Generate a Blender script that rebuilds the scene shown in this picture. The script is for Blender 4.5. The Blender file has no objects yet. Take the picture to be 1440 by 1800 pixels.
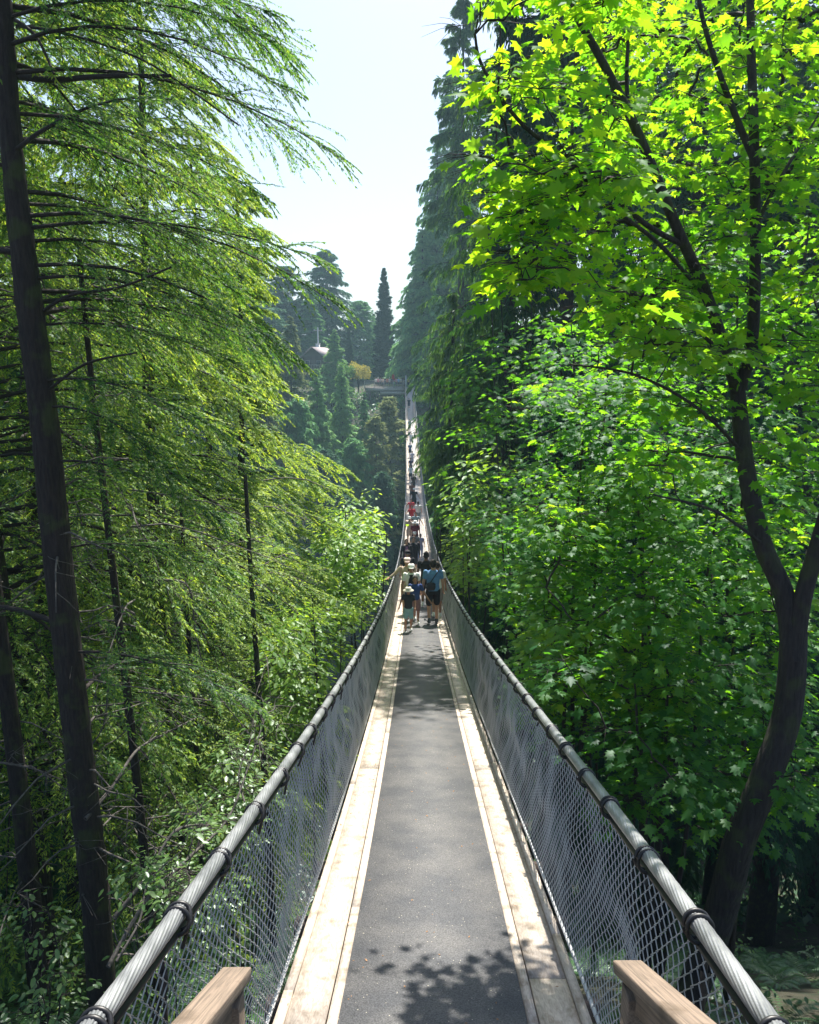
import bpy, math, random
import numpy as np
from mathutils import Vector, Matrix

# ---------------------------------------------------------------- camera, sky, sun, exposure
sc = bpy.context.scene
COL = sc.collection
R = math.radians
PITCH, FPX, CAMZ = 10.3, 1400.0, 2.2
cd = bpy.data.cameras.new('camera'); cam = bpy.data.objects.new('camera', cd); COL.objects.link(cam)
cam.location = (0, 0, CAMZ); cam.rotation_euler = (R(90 - PITCH), 0, 0)
cd.sensor_fit = 'HORIZONTAL'; cd.sensor_width = 36; cd.lens = 36 * FPX / 1440
cd.clip_start = .05; cd.clip_end = 6000
sc.camera = cam
SUN_AZ, SUN_EL = 12.0, 60.0            # azimuth to the right of straight ahead, elevation
w = bpy.data.worlds.new('World'); sc.world = w; w.use_nodes = True
nt = w.node_tree; bg = nt.nodes['Background']
sky = nt.nodes.new('ShaderNodeTexSky'); sky.sky_type = 'NISHITA'; sky.sun_disc = False
sky.sun_elevation = R(SUN_EL); sky.sun_rotation = R(SUN_AZ); sky.dust_density = 2.2; sky.air_density = 1.0; sky.ozone_density = 1.5
nt.links.new(sky.outputs[0], bg.inputs[0]); bg.inputs[1].default_value = .09
ld = bpy.data.lights.new('sun', 'SUN'); ld.energy = 5.0; ld.angle = R(.5); ld.color = (1, .95, .86)
sun = bpy.data.objects.new('sun', ld); COL.objects.link(sun)
SD = Vector((math.sin(R(SUN_AZ)) * math.cos(R(SUN_EL)), math.cos(R(SUN_AZ)) * math.cos(R(SUN_EL)), math.sin(R(SUN_EL))))
sun.rotation_euler = SD.to_track_quat('Z', 'Y').to_euler()
sc.view_settings.view_transform = 'Standard'; sc.view_settings.look = 'None'
sc.view_settings.gamma = 1; sc.view_settings.use_curve_mapping = False
sc.view_settings.exposure = 1.25
sc.render.engine = 'CYCLES'
cy = sc.cycles
cy.max_bounces = 7; cy.diffuse_bounces = 4; cy.glossy_bounces = 2; cy.transmission_bounces = 4; cy.volume_bounces = 0
cy.transparent_max_bounces = 8; cy.use_denoising = True
try: cy.denoiser = 'OPENIMAGEDENOISE'
except Exception: pass

# ---------------------------------------------------------------- helpers
rng = np.random.default_rng(11)
def U(a, b, *s): return rng.uniform(a, b, s) if s else float(rng.uniform(a, b))
cp, sp = math.cos(R(PITCH)), math.sin(R(PITCH))
def at(px, py, D):
    u, v = (px - 720) / FPX, (py - 900) / FPX
    return np.array([D * u, D * (cp - v * sp), CAMZ + D * (-sp - v * cp)])
def norm(a): return a / np.maximum(np.linalg.norm(a, axis=-1, keepdims=True), 1e-9)

def mesh_np(name, V, Fs, mats, rnd=None, smooth=False, midx=None):
    """V (n,3); Fs list of (m,k) index arrays; rnd list of per-face floats"""
    me = bpy.data.meshes.new(name)
    V = np.asarray(V, dtype=np.float32)
    Fs = [np.asarray(f, dtype=np.int32) for f in Fs if len(f)]
    me.vertices.add(len(V)); me.vertices.foreach_set('co', V.ravel())
    li = np.concatenate([f.ravel() for f in Fs])
    tot = np.concatenate([np.full(len(f), f.shape[1], dtype=np.int32) for f in Fs])
    st = np.concatenate([[0], np.cumsum(tot)[:-1]]).astype(np.int32)
    me.loops.add(len(li)); me.loops.foreach_set('vertex_index', li)
    me.polygons.add(len(tot)); me.polygons.foreach_set('loop_start', st)
    try: me.polygons.foreach_set('loop_total', tot)
    except Exception: pass
    if smooth: me.polygons.foreach_set('use_smooth', np.ones(len(tot), dtype=bool))
    if midx is not None: me.polygons.foreach_set('material_index', np.asarray(midx, dtype=np.int32))
    me.update(calc_edges=True)
    if rnd is not None:
        a = me.attributes.new('rnd', 'FLOAT', 'FACE'); a.data.foreach_set('value', np.asarray(rnd, dtype=np.float32))
    for m in (mats if isinstance(mats, (list, tuple)) else [mats]): me.materials.append(m)
    return me
def link(name, me, parent=None, loc=None):
    o = bpy.data.objects.new(name, me); COL.objects.link(o)
    if parent is not None: o.parent = parent
    if loc is not None: o.location = loc
    return o
def tag(o, label=None, cat=None, group=None, kind=None):
    if label: o['label'] = label
    if cat: o['category'] = cat
    if group: o['group'] = group
    if kind: o['kind'] = kind
    return o
def empty(name, loc, label, cat, group=None, rz=0):
    o = bpy.data.objects.new(name, None); COL.objects.link(o); o.empty_display_size = .2
    o.location = loc; o.rotation_euler = (0, 0, rz)
    return tag(o, label, cat, group)
def copy_tree(o, parent=None):
    c = o.copy(); COL.objects.link(c); c.parent = parent
    for ch in list(o.children): copy_tree(ch, c)
    return c
class MB:
    """collects geometry pieces of one mesh"""
    def __init__(s): s.V = []; s.F = {}; s.R = {}; s.n = 0
    def add(s, V, F, rnd=None):
        F = np.asarray(F); k = F.shape[1]
        s.V.append(V); s.F.setdefault(k, []).append(F + s.n); s.n += len(V)
        s.R.setdefault(k, []).append(np.full(len(F), .5) if rnd is None else rnd)
        return s
    def mesh(s, name, mats, smooth=False):
        ks = sorted(s.F); return mesh_np(name, np.concatenate(s.V), [np.concatenate(s.F[k]) for k in ks], mats,
                                        np.concatenate([np.concatenate(s.R[k]) for k in ks]), smooth)
    def obj(s, name, mats, parent=None, smooth=False, loc=None): return link(name, s.mesh(name, mats, smooth), parent, loc)
def tubes(P, Rr, S=6, caps=False):
    """P (n,k,3) curves, Rr (n,k) radii -> V,F"""
    P = np.asarray(P, float); n, k, _ = P.shape
    Rr = np.broadcast_to(np.asarray(Rr, float), (n, k))
    T = norm(np.gradient(P, axis=1)) if k > 2 else np.repeat(norm(P[:, 1:] - P[:, :1]), 2, axis=1)
    m = np.abs(norm(P[:, -1] - P[:, 0])[:, 2]) > .8
    ref = np.where(m[:, None], np.array([[1., 0, 0]]), np.array([[0, 0, 1.]]))[:, None, :]
    A = norm(np.cross(T, np.broadcast_to(ref, T.shape))); B = np.cross(A, T)
    th = np.arange(S) * 2 * math.pi / S
    V = P[:, :, None, :] + Rr[:, :, None, None] * (A[:, :, None, :] * np.cos(th)[None, None, :, None] + B[:, :, None, :] * np.sin(th)[None, None, :, None])
    idx = np.arange(n * k * S).reshape(n, k, S)
    a = idx[:, :-1, :]; b = idx[:, 1:, :]
    F = np.stack([a, np.roll(a, -1, 2), np.roll(b, -1, 2), b], -1).reshape(-1, 4)
    return V.reshape(-1, 3), F
def tube1(pts, rad, S=10, k=None):
    P = np.asarray(pts, float); rad = np.broadcast_to(np.asarray(rad, float), (len(P),))
    if k:  # smooth resample (Catmull-Rom)
        n = len(P); t = np.linspace(0, n - 1 - 1e-6, k); i = t.astype(int); f = (t - i)[:, None]
        g = lambda j: P[np.clip(j, 0, n - 1)]
        p0, p1, p2, p3 = g(i - 1), g(i), g(i + 1), g(i + 2)
        Q = .5 * (2 * p1 + (p2 - p0) * f + (2 * p0 - 5 * p1 + 4 * p2 - p3) * f ** 2 + (3 * p1 - p0 - 3 * p2 + p3) * f ** 3)
        rad = np.interp(t, np.arange(n), rad); P = Q
    return tubes(P[None], rad[None], S)
def box(c, s, rz=0, rx=0):
    x, y, z = np.array(s) / 2
    V = np.array([[i * x, j * y, k * z] for i in (-1, 1) for j in (-1, 1) for k in (-1, 1)], float)
    F = np.array([[0, 1, 3, 2], [4, 6, 7, 5], [0, 4, 5, 1], [2, 3, 7, 6], [0, 2, 6, 4], [1, 5, 7, 3]])
    M = np.array(Matrix.Rotation(rz, 3, 'Z') @ Matrix.Rotation(rx, 3, 'X'))
    return V @ M.T + np.array(c), F
def add_box(mb, c, s, rz=0, rx=0): return mb.add(*box(c, s, rz, rx))
def bevel(o, wdt=.004, seg=2):
    m = o.modifiers.new('bevel', 'BEVEL'); m.width = wdt; m.segments = seg; m.limit_method = 'ANGLE'; return o
def hnoise(p, s=1.0, seed=0):
    x, y = p[..., 0] / s, p[..., 1] / s
    return (np.sin(x * 1.7 + seed + 1.3 * np.sin(y * 1.1 + seed * 2)) + np.sin(y * 2.3 + seed * 1.7 + 1.1 * np.sin(x * .9)) + .5 * np.sin(x * 4.1 + y * 3.7 + seed)) / 2.5

# ---------------------------------------------------------------- materials
def mat(name): 
    m = bpy.data.materials.new(name); m.use_nodes = True; return m, m.node_tree, m.node_tree.nodes['Principled BSDF']
def N(t, typ, **kw):
    n = t.nodes.new(typ)
    for k, v in kw.items(): setattr(n, k, v)
    return n
def ramp(t, cols, pos=None):
    r = N(t, 'ShaderNodeValToRGB'); e = r.color_ramp.elements
    pos = pos or [i / (len(cols) - 1) for i in range(len(cols))]
    while len(e) < len(cols): e.new(.5)
    for i, c in enumerate(cols): e[i].position = pos[i]; e[i].color = (*c, 1)
    return r
def plain(name, col, rough=.7, metal=0.0, nscale=30, namp=.25, bump=0.0):
    m, t, b = mat(name)
    tc = N(t, 'ShaderNodeTexCoord'); nz = N(t, 'ShaderNodeTexNoise'); nz.inputs['Scale'].default_value = nscale; nz.inputs['Detail'].default_value = 5
    t.links.new(tc.outputs['Object'], nz.inputs['Vector'])
    c = np.array(col)
    r = ramp(t, [tuple(np.clip(c * (1 - namp), 0, 1)), tuple(np.clip(c * (1 + namp), 0, 1))], [.3, .7])
    t.links.new(nz.outputs['Fac'], r.inputs[0]); t.links.new(r.outputs[0], b.inputs['Base Color'])
    b.inputs['Roughness'].default_value = rough; b.inputs['Metallic'].default_value = metal
    if bump:
        bp = N(t, 'ShaderNodeBump'); bp.inputs['Strength'].default_value = bump; bp.inputs['Distance'].default_value = .01
        t.links.new(nz.outputs['Fac'], bp.inputs['Height']); t.links.new(bp.outputs[0], b.inputs['Normal'])
    return m
def leafmat(name, cols, trans, tmix=.5, gloss=.03, rough=.5):
    """cols: reflectance ramp over the per-leaf value; trans: transmission ramp (three colours each)"""
    m, t, b = mat(name); t.nodes.remove(b); out = t.nodes['Material Output']
    a = N(t, 'ShaderNodeAttribute'); a.attribute_name = 'rnd'
    r1 = ramp(t, cols); r2 = ramp(t, trans)
    t.links.new(a.outputs['Fac'], r1.inputs[0]); t.links.new(a.outputs['Fac'], r2.inputs[0])
    d = N(t, 'ShaderNodeBsdfDiffuse'); tr = N(t, 'ShaderNodeBsdfTranslucent'); g = N(t, 'ShaderNodeBsdfGlossy'); g.inputs['Roughness'].default_value = rough
    g.inputs['Color'].default_value = (.9, .95, 1, 1)
    t.links.new(r1.outputs[0], d.inputs[0]); t.links.new(r2.outputs[0], tr.inputs[0])
    m1 = N(t, 'ShaderNodeMixShader'); m1.inputs[0].default_value = tmix; m2 = N(t, 'ShaderNodeMixShader'); m2.inputs[0].default_value = gloss
    t.links.new(d.outputs[0], m1.inputs[1]); t.links.new(tr.outputs[0], m1.inputs[2])
    t.links.new(m1.outputs[0], m2.inputs[1]); t.links.new(g.outputs[0], m2.inputs[2]); t.links.new(m2.outputs[0], out.inputs[0])
    return m
M = {}
M['hemlock'] = leafmat('hemlock_needles', [(.02, .07, .026), (.09, .19, .035), (.30, .40, .06)], [(.04, .17, .035), (.22, .46, .04), (.78, .92, .07)], .45, .02)
M['cedar'] = leafmat('cedar_sprays', [(.022, .075, .03), (.045, .115, .035), (.09, .17, .04)], [(.05, .16, .03), (.10, .26, .03), (.22, .38, .04)], .38, .02)
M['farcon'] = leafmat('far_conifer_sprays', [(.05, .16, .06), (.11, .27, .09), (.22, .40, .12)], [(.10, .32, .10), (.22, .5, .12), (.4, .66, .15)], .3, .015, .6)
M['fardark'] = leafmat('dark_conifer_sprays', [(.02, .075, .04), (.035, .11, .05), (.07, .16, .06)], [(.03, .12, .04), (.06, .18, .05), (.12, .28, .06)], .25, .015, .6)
M['olive'] = leafmat('olive_conifer_sprays', [(.08, .14, .05), (.16, .21, .07), (.27, .29, .12)], [(.12, .2, .05), (.22, .3, .08), (.38, .42, .13)], .3, .015, .6)
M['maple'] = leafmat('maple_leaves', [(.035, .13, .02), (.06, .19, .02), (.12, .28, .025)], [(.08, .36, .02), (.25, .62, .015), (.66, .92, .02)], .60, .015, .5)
M['mapledark'] = leafmat('shade_tinted_maple_leaves', [(.015, .075, .025), (.035, .13, .03), (.09, .24, .035)], [(.07, .28, .015), (.24, .60, .02), (.70, .95, .03)], .52, .02, .5)  # darker copy of the maple leaf colours, shade put into them
M['decid'] = leafmat('alder_leaves', [(.06, .16, .02), (.11, .24, .03), (.2, .34, .04)], [(.2, .42, .02), (.36, .6, .03), (.6, .8, .05)], .5, .03, .45)
M['shrub'] = leafmat('shrub_leaves', [(.02, .07, .02), (.06, .14, .035), (.16, .27, .07)], [(.05, .18, .02), (.14, .32, .03), (.3, .5, .06)], .4, .04, .4)
M['fern'] = leafmat('fern_fronds', [(.02, .08, .03), (.04, .12, .035), (.08, .18, .05)], [(.05, .16, .02), (.1, .24, .03), (.2, .35, .05)], .35, .05, .45)
M['yellowbush'] = leafmat('golden_leaves', [(.28, .26, .05), (.42, .38, .07), (.55, .48, .1)], [(.3, .3, .05), (.45, .4, .06), (.6, .5, .1)], .3, .015, .6)
M['white'] = plain('white_cloth', (.72, .72, .70), .8, 0, 12, .06)

def bark(name, c1, c2, moss=0.0):
    m, t, b = mat(name)
    tc = N(t, 'ShaderNodeTexCoord'); mp = N(t, 'ShaderNodeMapping'); mp.inputs['Scale'].default_value = (1, 1, .16)
    nz = N(t, 'ShaderNodeTexNoise'); nz.inputs['Scale'].default_value = 38; nz.inputs['Detail'].default_value = 7; nz.inputs['Roughness'].default_value = .65
    vo = N(t, 'ShaderNodeTexVoronoi'); vo.inputs['Scale'].default_value = 22; vo.feature = 'DISTANCE_TO_EDGE'
    t.links.new(tc.outputs['Object'], mp.inputs[0]); t.links.new(mp.outputs[0], nz.inputs['Vector']); t.links.new(mp.outputs[0], vo.inputs['Vector'])
    r = ramp(t, [c1, c2], [.35, .7]); t.links.new(nz.outputs['Fac'], r.inputs[0])
    col = r.outputs[0]
    if moss:
        n2 = N(t, 'ShaderNodeTexNoise'); n2.inputs['Scale'].default_value = 5; n2.inputs['Detail'].default_value = 8
        t.links.new(tc.outputs['Object'], n2.inputs['Vector'])
        r2 = ramp(t, [(0, 0, 0), (1, 1, 1)], [.52, .66]); t.links.new(n2.outputs['Fac'], r2.inputs[0])
        mx = N(t, 'ShaderNodeMix'); mx.data_type = 'RGBA'; mx.inputs['B'].default_value = (.07, .10, .02, 1)
        mu = N(t, 'ShaderNodeMath'); mu.operation = 'MULTIPLY'; mu.inputs[1].default_value = moss
        t.links.new(r2.outputs[0], mu.inputs[0]); t.links.new(mu.outputs[0], mx.inputs['Factor']); t.links.new(col, mx.inputs['A']); col = mx.outputs['Result']
    t.links.new(col, b.inputs['Base Color']); b.inputs['Roughness'].default_value = .9
    ad = N(t, 'ShaderNodeMath'); ad.operation = 'ADD'; t.links.new(nz.outputs['Fac'], ad.inputs[0]); t.links.new(vo.outputs['Distance'], ad.inputs[1])
    bp = N(t, 'ShaderNodeBump'); bp.inputs['Strength'].default_value = .8; bp.inputs['Distance'].default_value = .03
    t.links.new(ad.outputs[0], bp.inputs['Height']); t.links.new(bp.outputs[0], b.inputs['Normal'])
    return m
M['bark'] = bark('hemlock_bark', (.018, .013, .014), (.045, .033, .03), .4)
M['maplebark'] = bark('maple_bark', (.02, .016, .018), (.045, .036, .036), .3)
M['twig'] = plain('twig_bark', (.028, .022, .02), .9, 0, 60, .4)
M['deadwood'] = plain('dead_wood', (.095, .085, .078), .9, 0, 40, .45, .3)

def woodmat(name, c1, c2, grain=(60, 2.2, 60), rough=.75):
    m, t, b = mat(name)
    tc = N(t, 'ShaderNodeTexCoord'); mp = N(t, 'ShaderNodeMapping'); mp.inputs['Scale'].default_value = grain
    nz = N(t, 'ShaderNodeTexNoise'); nz.inputs['Scale'].default_value = 1; nz.inputs['Detail'].default_value = 6; nz.inputs['Distortion'].default_value = 1.2
    t.links.new(tc.outputs['Object'], mp.inputs[0]); t.links.new(mp.outputs[0], nz.inputs['Vector'])
    r = ramp(t, [c1, c2], [.36, .62]); t.links.new(nz.outputs['Fac'], r.inputs[0])
    a = N(t, 'ShaderNodeAttribute'); a.attribute_name = 'rnd'
    hv = N(t, 'ShaderNodeHueSaturation'); mr = N(t, 'ShaderNodeMapRange'); mr.inputs[3].default_value = .82; mr.inputs[4].default_value = 1.16
    t.links.new(a.outputs['Fac'], mr.inputs[0]); t.links.new(mr.outputs[0], hv.inputs['Value']); t.links.new(r.outputs[0], hv.inputs['Color'])
    n2 = N(t, 'ShaderNodeTexNoise'); n2.inputs['Scale'].default_value = 9; n2.inputs['Detail'].default_value = 6
    t.links.new(tc.outputs['Object'], n2.inputs['Vector'])
    r3 = ramp(t, [(.6, .57, .52), (1, 1, 1)], [.30, .48]); t.links.new(n2.outputs['Fac'], r3.inputs[0])
    mx = N(t, 'ShaderNodeMix'); mx.data_type = 'RGBA'; mx.blend_type = 'MULTIPLY'; mx.inputs['Factor'].default_value = 1
    t.links.new(hv.outputs[0], mx.inputs['A']); t.links.new(r3.outputs[0], mx.inputs['B'])
    t.links.new(mx.outputs['Result'], b.inputs['Base Color']); b.inputs['Roughness'].default_value = rough
    bp = N(t, 'ShaderNodeBump'); bp.inputs['Strength'].default_value = .35; bp.inputs['Distance'].default_value = .004
    t.links.new(nz.outputs['Fac'], bp.inputs['Height']); t.links.new(bp.outputs[0], b.inputs['Normal'])
    return m
M['board'] = woodmat('deck_board_wood', (.39, .325, .265), (.55, .48, .405))
M['railwood'] = woodmat('handrail_wood', (.12, .092, .07), (.24, .18, .135), (90, 3, 90))
M['darkwood'] = woodmat('dark_wood', (.05, .035, .03), (.10, .07, .055))
M['greywood'] = woodmat('grey_wood', (.30, .27, .25), (.46, .42, .39))
M['black'] = plain('black_coated_wire', (.012, .012, .014), .45, 0, 50, .3)
M['wire'] = plain('galvanised_wire', (.56, .56, .56), .45, .1, 8, .12)
M['darksteel'] = plain('dark_steel', (.05, .05, .055), .5, .5, 40, .3)
M['whitesteel'] = plain('painted_steel', (.6, .6, .6), .5, 0, 10, .1)

def cablemat():
    m, t, b = mat('steel_cable')
    tc = N(t, 'ShaderNodeTexCoord'); nz = N(t, 'ShaderNodeTexNoise'); nz.inputs['Scale'].default_value = 6; nz.inputs['Detail'].default_value = 8
    t.links.new(tc.outputs['Object'], nz.inputs['Vector'])
    r = ramp(t, [(.20, .21, .22), (.42, .43, .44)], [.35, .65]); t.links.new(nz.outputs['Fac'], r.inputs[0]); t.links.new(r.outputs[0], b.inputs['Base Color'])
    b.inputs['Metallic'].default_value = .55; b.inputs['Roughness'].default_value = .4
    return m
M['cable'] = cablemat()
def matmat():
    m, t, b = mat('grit_walkway_mat')
    tc = N(t, 'ShaderNodeTexCoord')
    n1 = N(t, 'ShaderNodeTexNoise'); n1.inputs['Scale'].default_value = 3.2; n1.inputs['Detail'].default_value = 8
    n2 = N(t, 'ShaderNodeTexNoise'); n2.inputs['Scale'].default_value = 120; n2.inputs['Detail'].default_value = 3
    vo = N(t, 'ShaderNodeTexVoronoi'); vo.inputs['Scale'].default_value = 26
    for n in (n1, n2, vo): t.links.new(tc.outputs['Object'], n.inputs['Vector'])
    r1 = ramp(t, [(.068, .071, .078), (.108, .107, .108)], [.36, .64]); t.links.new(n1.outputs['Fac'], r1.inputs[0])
    r2 = ramp(t, [(.55, .55, .55), (1.45, 1.42, 1.4)], [.32, .68]); t.links.new(n2.outputs['Fac'], r2.inputs[0])
    mx = N(t, 'ShaderNodeMix'); mx.data_type = 'RGBA'; mx.blend_type = 'MULTIPLY'; mx.inputs['Factor'].default_value = 1
    t.links.new(r1.outputs[0], mx.inputs['A']); t.links.new(r2.outputs[0], mx.inputs['B'])
    r3 = ramp(t, [(1, 1, 1), (0, 0, 0)], [.06, .09]); t.links.new(vo.outputs['Distance'], r3.inputs[0])
    m2 = N(t, 'ShaderNodeMix'); m2.data_type = 'RGBA'; m2.inputs['B'].default_value = (.5, .46, .36, 1)
    t.links.new(r3.outputs[0], m2.inputs['Factor']); t.links.new(mx.outputs['Result'], m2.inputs['A'])
    t.links.new(m2.outputs['Result'], b.inputs['Base Color']); b.inputs['Roughness'].default_value = .8
    bp = N(t, 'ShaderNodeBump'); bp.inputs['Strength'].default_value = .5; bp.inputs['Distance'].default_value = .003
    t.links.new(n2.outputs['Fac'], bp.inputs['Height']); t.links.new(bp.outputs[0], b.inputs['Normal'])
    return m
M['mat'] = matmat()
M['palemat'] = plain('glare_pale_mat', (.30, .29, .285), .8, 0, 3, .12)  # far mat: overexposed sunlit look put into a paler colour
def soil():
    m, t, b = mat('forest_soil')
    tc = N(t, 'ShaderNodeTexCoord'); nz = N(t, 'ShaderNodeTexNoise'); nz.inputs['Scale'].default_value = .9; nz.inputs['Detail'].default_value = 12; nz.inputs['Roughness'].default_value = .7
    t.links.new(tc.outputs['Object'], nz.inputs['Vector'])
    r = ramp(t, [(.018, .03, .012), (.05, .045, .03), (.03, .06, .015)], [.35, .5, .65]); t.links.new(nz.outputs['Fac'], r.inputs[0]); t.links.new(r.outputs[0], b.inputs['Base Color'])
    b.inputs['Roughness'].default_value = 1
    bp = N(t, 'ShaderNodeBump'); bp.inputs['Distance'].default_value = .3; t.links.new(nz.outputs['Fac'], bp.inputs['Height']); t.links.new(bp.outputs[0], b.inputs['Normal'])
    return m
M['soil'] = soil()

# ---------------------------------------------------------------- ground
def gz(x, y):
    x = np.asarray(x, float); y = np.asarray(y, float)
    prof = np.interp(y, [-2000, -10, 2, 7, 14, 30, 62, 80, 118, 134, 150, 200, 300, 2500], [0, -1.2, -2.2, -5.2, -9.5, -22, -46, -47, -22, -6, -3, 1, 4, 8])
    return prof + .04 * np.minimum(np.abs(x), 60) + .5 * hnoise(np.stack([x, y], -1), 6, 3) + 1.6 * hnoise(np.stack([x, y], -1), 25, 5) * np.clip(np.abs(x) / 12, 0, 1)
def make_ground():
    a = np.concatenate([-np.geomspace(60, 2500, 24)[::-1], np.linspace(-58, 58, 88), np.geomspace(60, 2500, 24)])
    b = np.concatenate([-np.geomspace(20, 400, 8)[::-1], np.linspace(-18, 190, 130), np.geomspace(195, 2500, 24)])
    X, Y = np.meshgrid(a, b); V = np.stack([X, Y, gz(X, Y)], -1).reshape(-1, 3)
    i = np.arange(len(V)).reshape(X.shape)
    F = np.stack([i[:-1, :-1], i[:-1, 1:], i[1:, 1:], i[1:, :-1]], -1).reshape(-1, 4)
    tag(link('ground', mesh_np('ground', V, [F], M['soil'], None, True)), kind='structure')
make_ground()

# ---------------------------------------------------------------- the suspension bridge
LB = 140.0
def bz(d): return -.255 * d * (1 - d / LB) - 1.2 * d / LB
def bx(d):
    t = np.clip(np.asarray(d, float) / LB, 0, 1); return .42 * 4 * t * (1 - t) + .10 * (1 - t) - .15 * np.exp(-np.maximum(np.asarray(d, float), 0) / 1.9)
def bslope(d): return -.255 * (1 - 2 * d / LB) - 1.2 / LB
def feet_d(py):
    lo, hi = 2.0, 75.0
    for _ in range(50):
        m = (lo + hi) / 2; th = math.atan2(CAMZ - float(bz(m)), m) - R(PITCH)
        if 900 + FPX * math.tan(th) > py: lo = m
        else: hi = m
    return lo
def strip(x0, x1, z0, z1, D):
    """a prism along the bridge between lateral offsets x0..x1, heights z0..z1 over the deck line"""
    xc, zz = bx(D), bz(D)
    ring = np.stack([np.stack([xc + x0, D, zz + z0], -1), np.stack([xc + x1, D, zz + z0], -1), np.stack([xc + x1, D, zz + z1], -1), np.stack([xc + x0, D, zz + z1], -1)], 1)
    n = len(D); V = ring.reshape(-1, 3); i = np.arange(n * 4).reshape(n, 4)
    F = np.stack([i[:-1], np.roll(i[:-1], -1, 1), np.roll(i[1:], -1, 1), i[1:]], -1).reshape(-1, 4)
    return V, np.concatenate([F, i[:1, ::-1], i[-1:]])
bridge = empty('suspension_bridge', (bx(0), 0, 0), 'long wire-sided suspension footbridge sagging across the canyon, dark mat down its middle', 'bridge')
def bpart(name, mb, m, smooth=False):
    o = mb.obj(name, m, None, smooth); o.parent = bridge; o.matrix_parent_inverse = Matrix.Translation(-Vector(bridge.location)); return o
D = np.concatenate([np.arange(.6, 30, .5), np.arange(30, LB + .1, 2)])
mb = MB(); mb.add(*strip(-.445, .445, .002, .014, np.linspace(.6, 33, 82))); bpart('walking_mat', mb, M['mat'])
mb = MB(); mb.add(*strip(-.445, .445, .002, .014, np.linspace(33.01, LB, 70))); bpart('walking_mat', mb, M['palemat'])['label'] = 'far stretch of mat, sun glare painted into its pale colour'
for s in (-1, 1):
    mb = MB()
    for (a, b_, z0, z1) in ((.449, .498, -.035, .006), (.507, .697, -.035, .004), (.702, .748, -.035, .016)):
        k = .6 - U(0, 2)
        while k < LB:
            e = min(k + U(3.4, 4.9), LB); V, F = strip(min(s * a, s * b_), max(s * a, s * b_), z0 + U(-.001, .001), z1 + U(-.0015, .0015), np.linspace(max(k, .6), e - .005, 9))
            mb.add(V, F, np.full(len(F), U(0, 1))); k = e
    bpart('edge_board', mb, M['board'])
mb = MB(); mb.add(*strip(-.70, .70, -.09, -.042, D)); bpart('under_planking', mb, M['darkwood'])
mb = MB()
for d in np.arange(.9, LB, .9): add_box(mb, (bx(d), d, bz(d) - .145), (1.72, .09, .10), 0, math.atan(bslope(d)))
bpart('cross_beam', mb, M['darkwood'])
CH, CW = 1.10, .80                               # hand cable height and half spacing
def cablepts(s, D, dz=0.0, dx=0.0): return np.stack([bx(D) + s * (CW + dx), D, bz(D) + CH + dz], -1)
for s in (-1, 1):
    mb = MB()
    # near length with its twisted strands, far length plain
    D = np.arange(-1.2, 9, .012); P = cablepts(s, D); S = 112; th = np.arange(S) * 2 * math.pi / S
    T = norm(np.gradient(P, axis=0)); A = norm(np.cross(T, [[0, 0, 1.]])); B = np.cross(A, T)
    rr = .0242 + .0025 * np.abs(np.sin(.5 * 16 * (th[None] + s * D[:, None] * 6.0)))
    V = P[:, None] + rr[..., None] * (A[:, None] * np.cos(th)[None, :, None] + B[:, None] * np.sin(th)[None, :, None])
    i = np.arange(len(D) * S).reshape(len(D), S)
    F = np.stack([i[:-1], np.roll(i[:-1], -1, 1), np.roll(i[1:], -1, 1), i[1:]], -1).reshape(-1, 4)
    mb.add(V.reshape(-1, 3), F)
    D = np.concatenate([np.arange(8.98, 40, .5), np.arange(40, LB + .1, 1.5)])
    mb.add(*tubes(cablepts(s, D)[None], .0255, 12)); bpart('hand_cable', mb, M['cable'], True)
    mb = MB(); D = np.concatenate([np.arange(-1.2, 30, .4), np.arange(30, LB + .1, 1.5)])
    mb.add(*tubes(cablepts(s, D, -.064, .004)[None], .013, 8)); bpart('lower_cable', mb, M['black'], True)
    mb = MB(); mb.add(*tubes(np.stack([bx(D) + s * .775, D, bz(D) + .02], -1)[None], .010, 6)); bpart('bottom_cable', mb, M['wire'], True)
    # chain link
    def chain(d0, d1, p, r):
        Wn = np.arange(d0, d1, p); J = int(round((CH - .07) / p)) + 1
        j = np.arange(J); h = .02 + j * p * ((CH - .09) / (p * (J - 1)))
        par = (np.arange(len(Wn))[:, None] + j[None]) % 2; d = Wn[:, None] + np.where(par == 0, -.05, 1.05) * p + rng.normal(0, .04 * p, (len(Wn), J))
        hh = np.broadcast_to(h[None], d.shape)
        bul = .034 * hnoise(np.stack([d, hh * 2], -1), .55, 2 + s) + .012 * hnoise(np.stack([d, hh], -1), .17, 7 + s)
        wv = np.where(par == 0, 1, -1) * .0022
        f = hh / CH
        x = bx(d) + s * (.765 + (CW - .765) * f + bul * np.sin(np.pi * np.clip(f, 0, 1)) + wv)
        P = np.stack([x, d, bz(d) + hh], -1)
        return tubes(P, r, 3)
    mb = MB(); mb.add(*chain(.7, 34, .034, .0025)); mb.add(*chain(34, LB, .08, .0036)); bpart('wire_mesh', mb, M['wire'], True)
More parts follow.
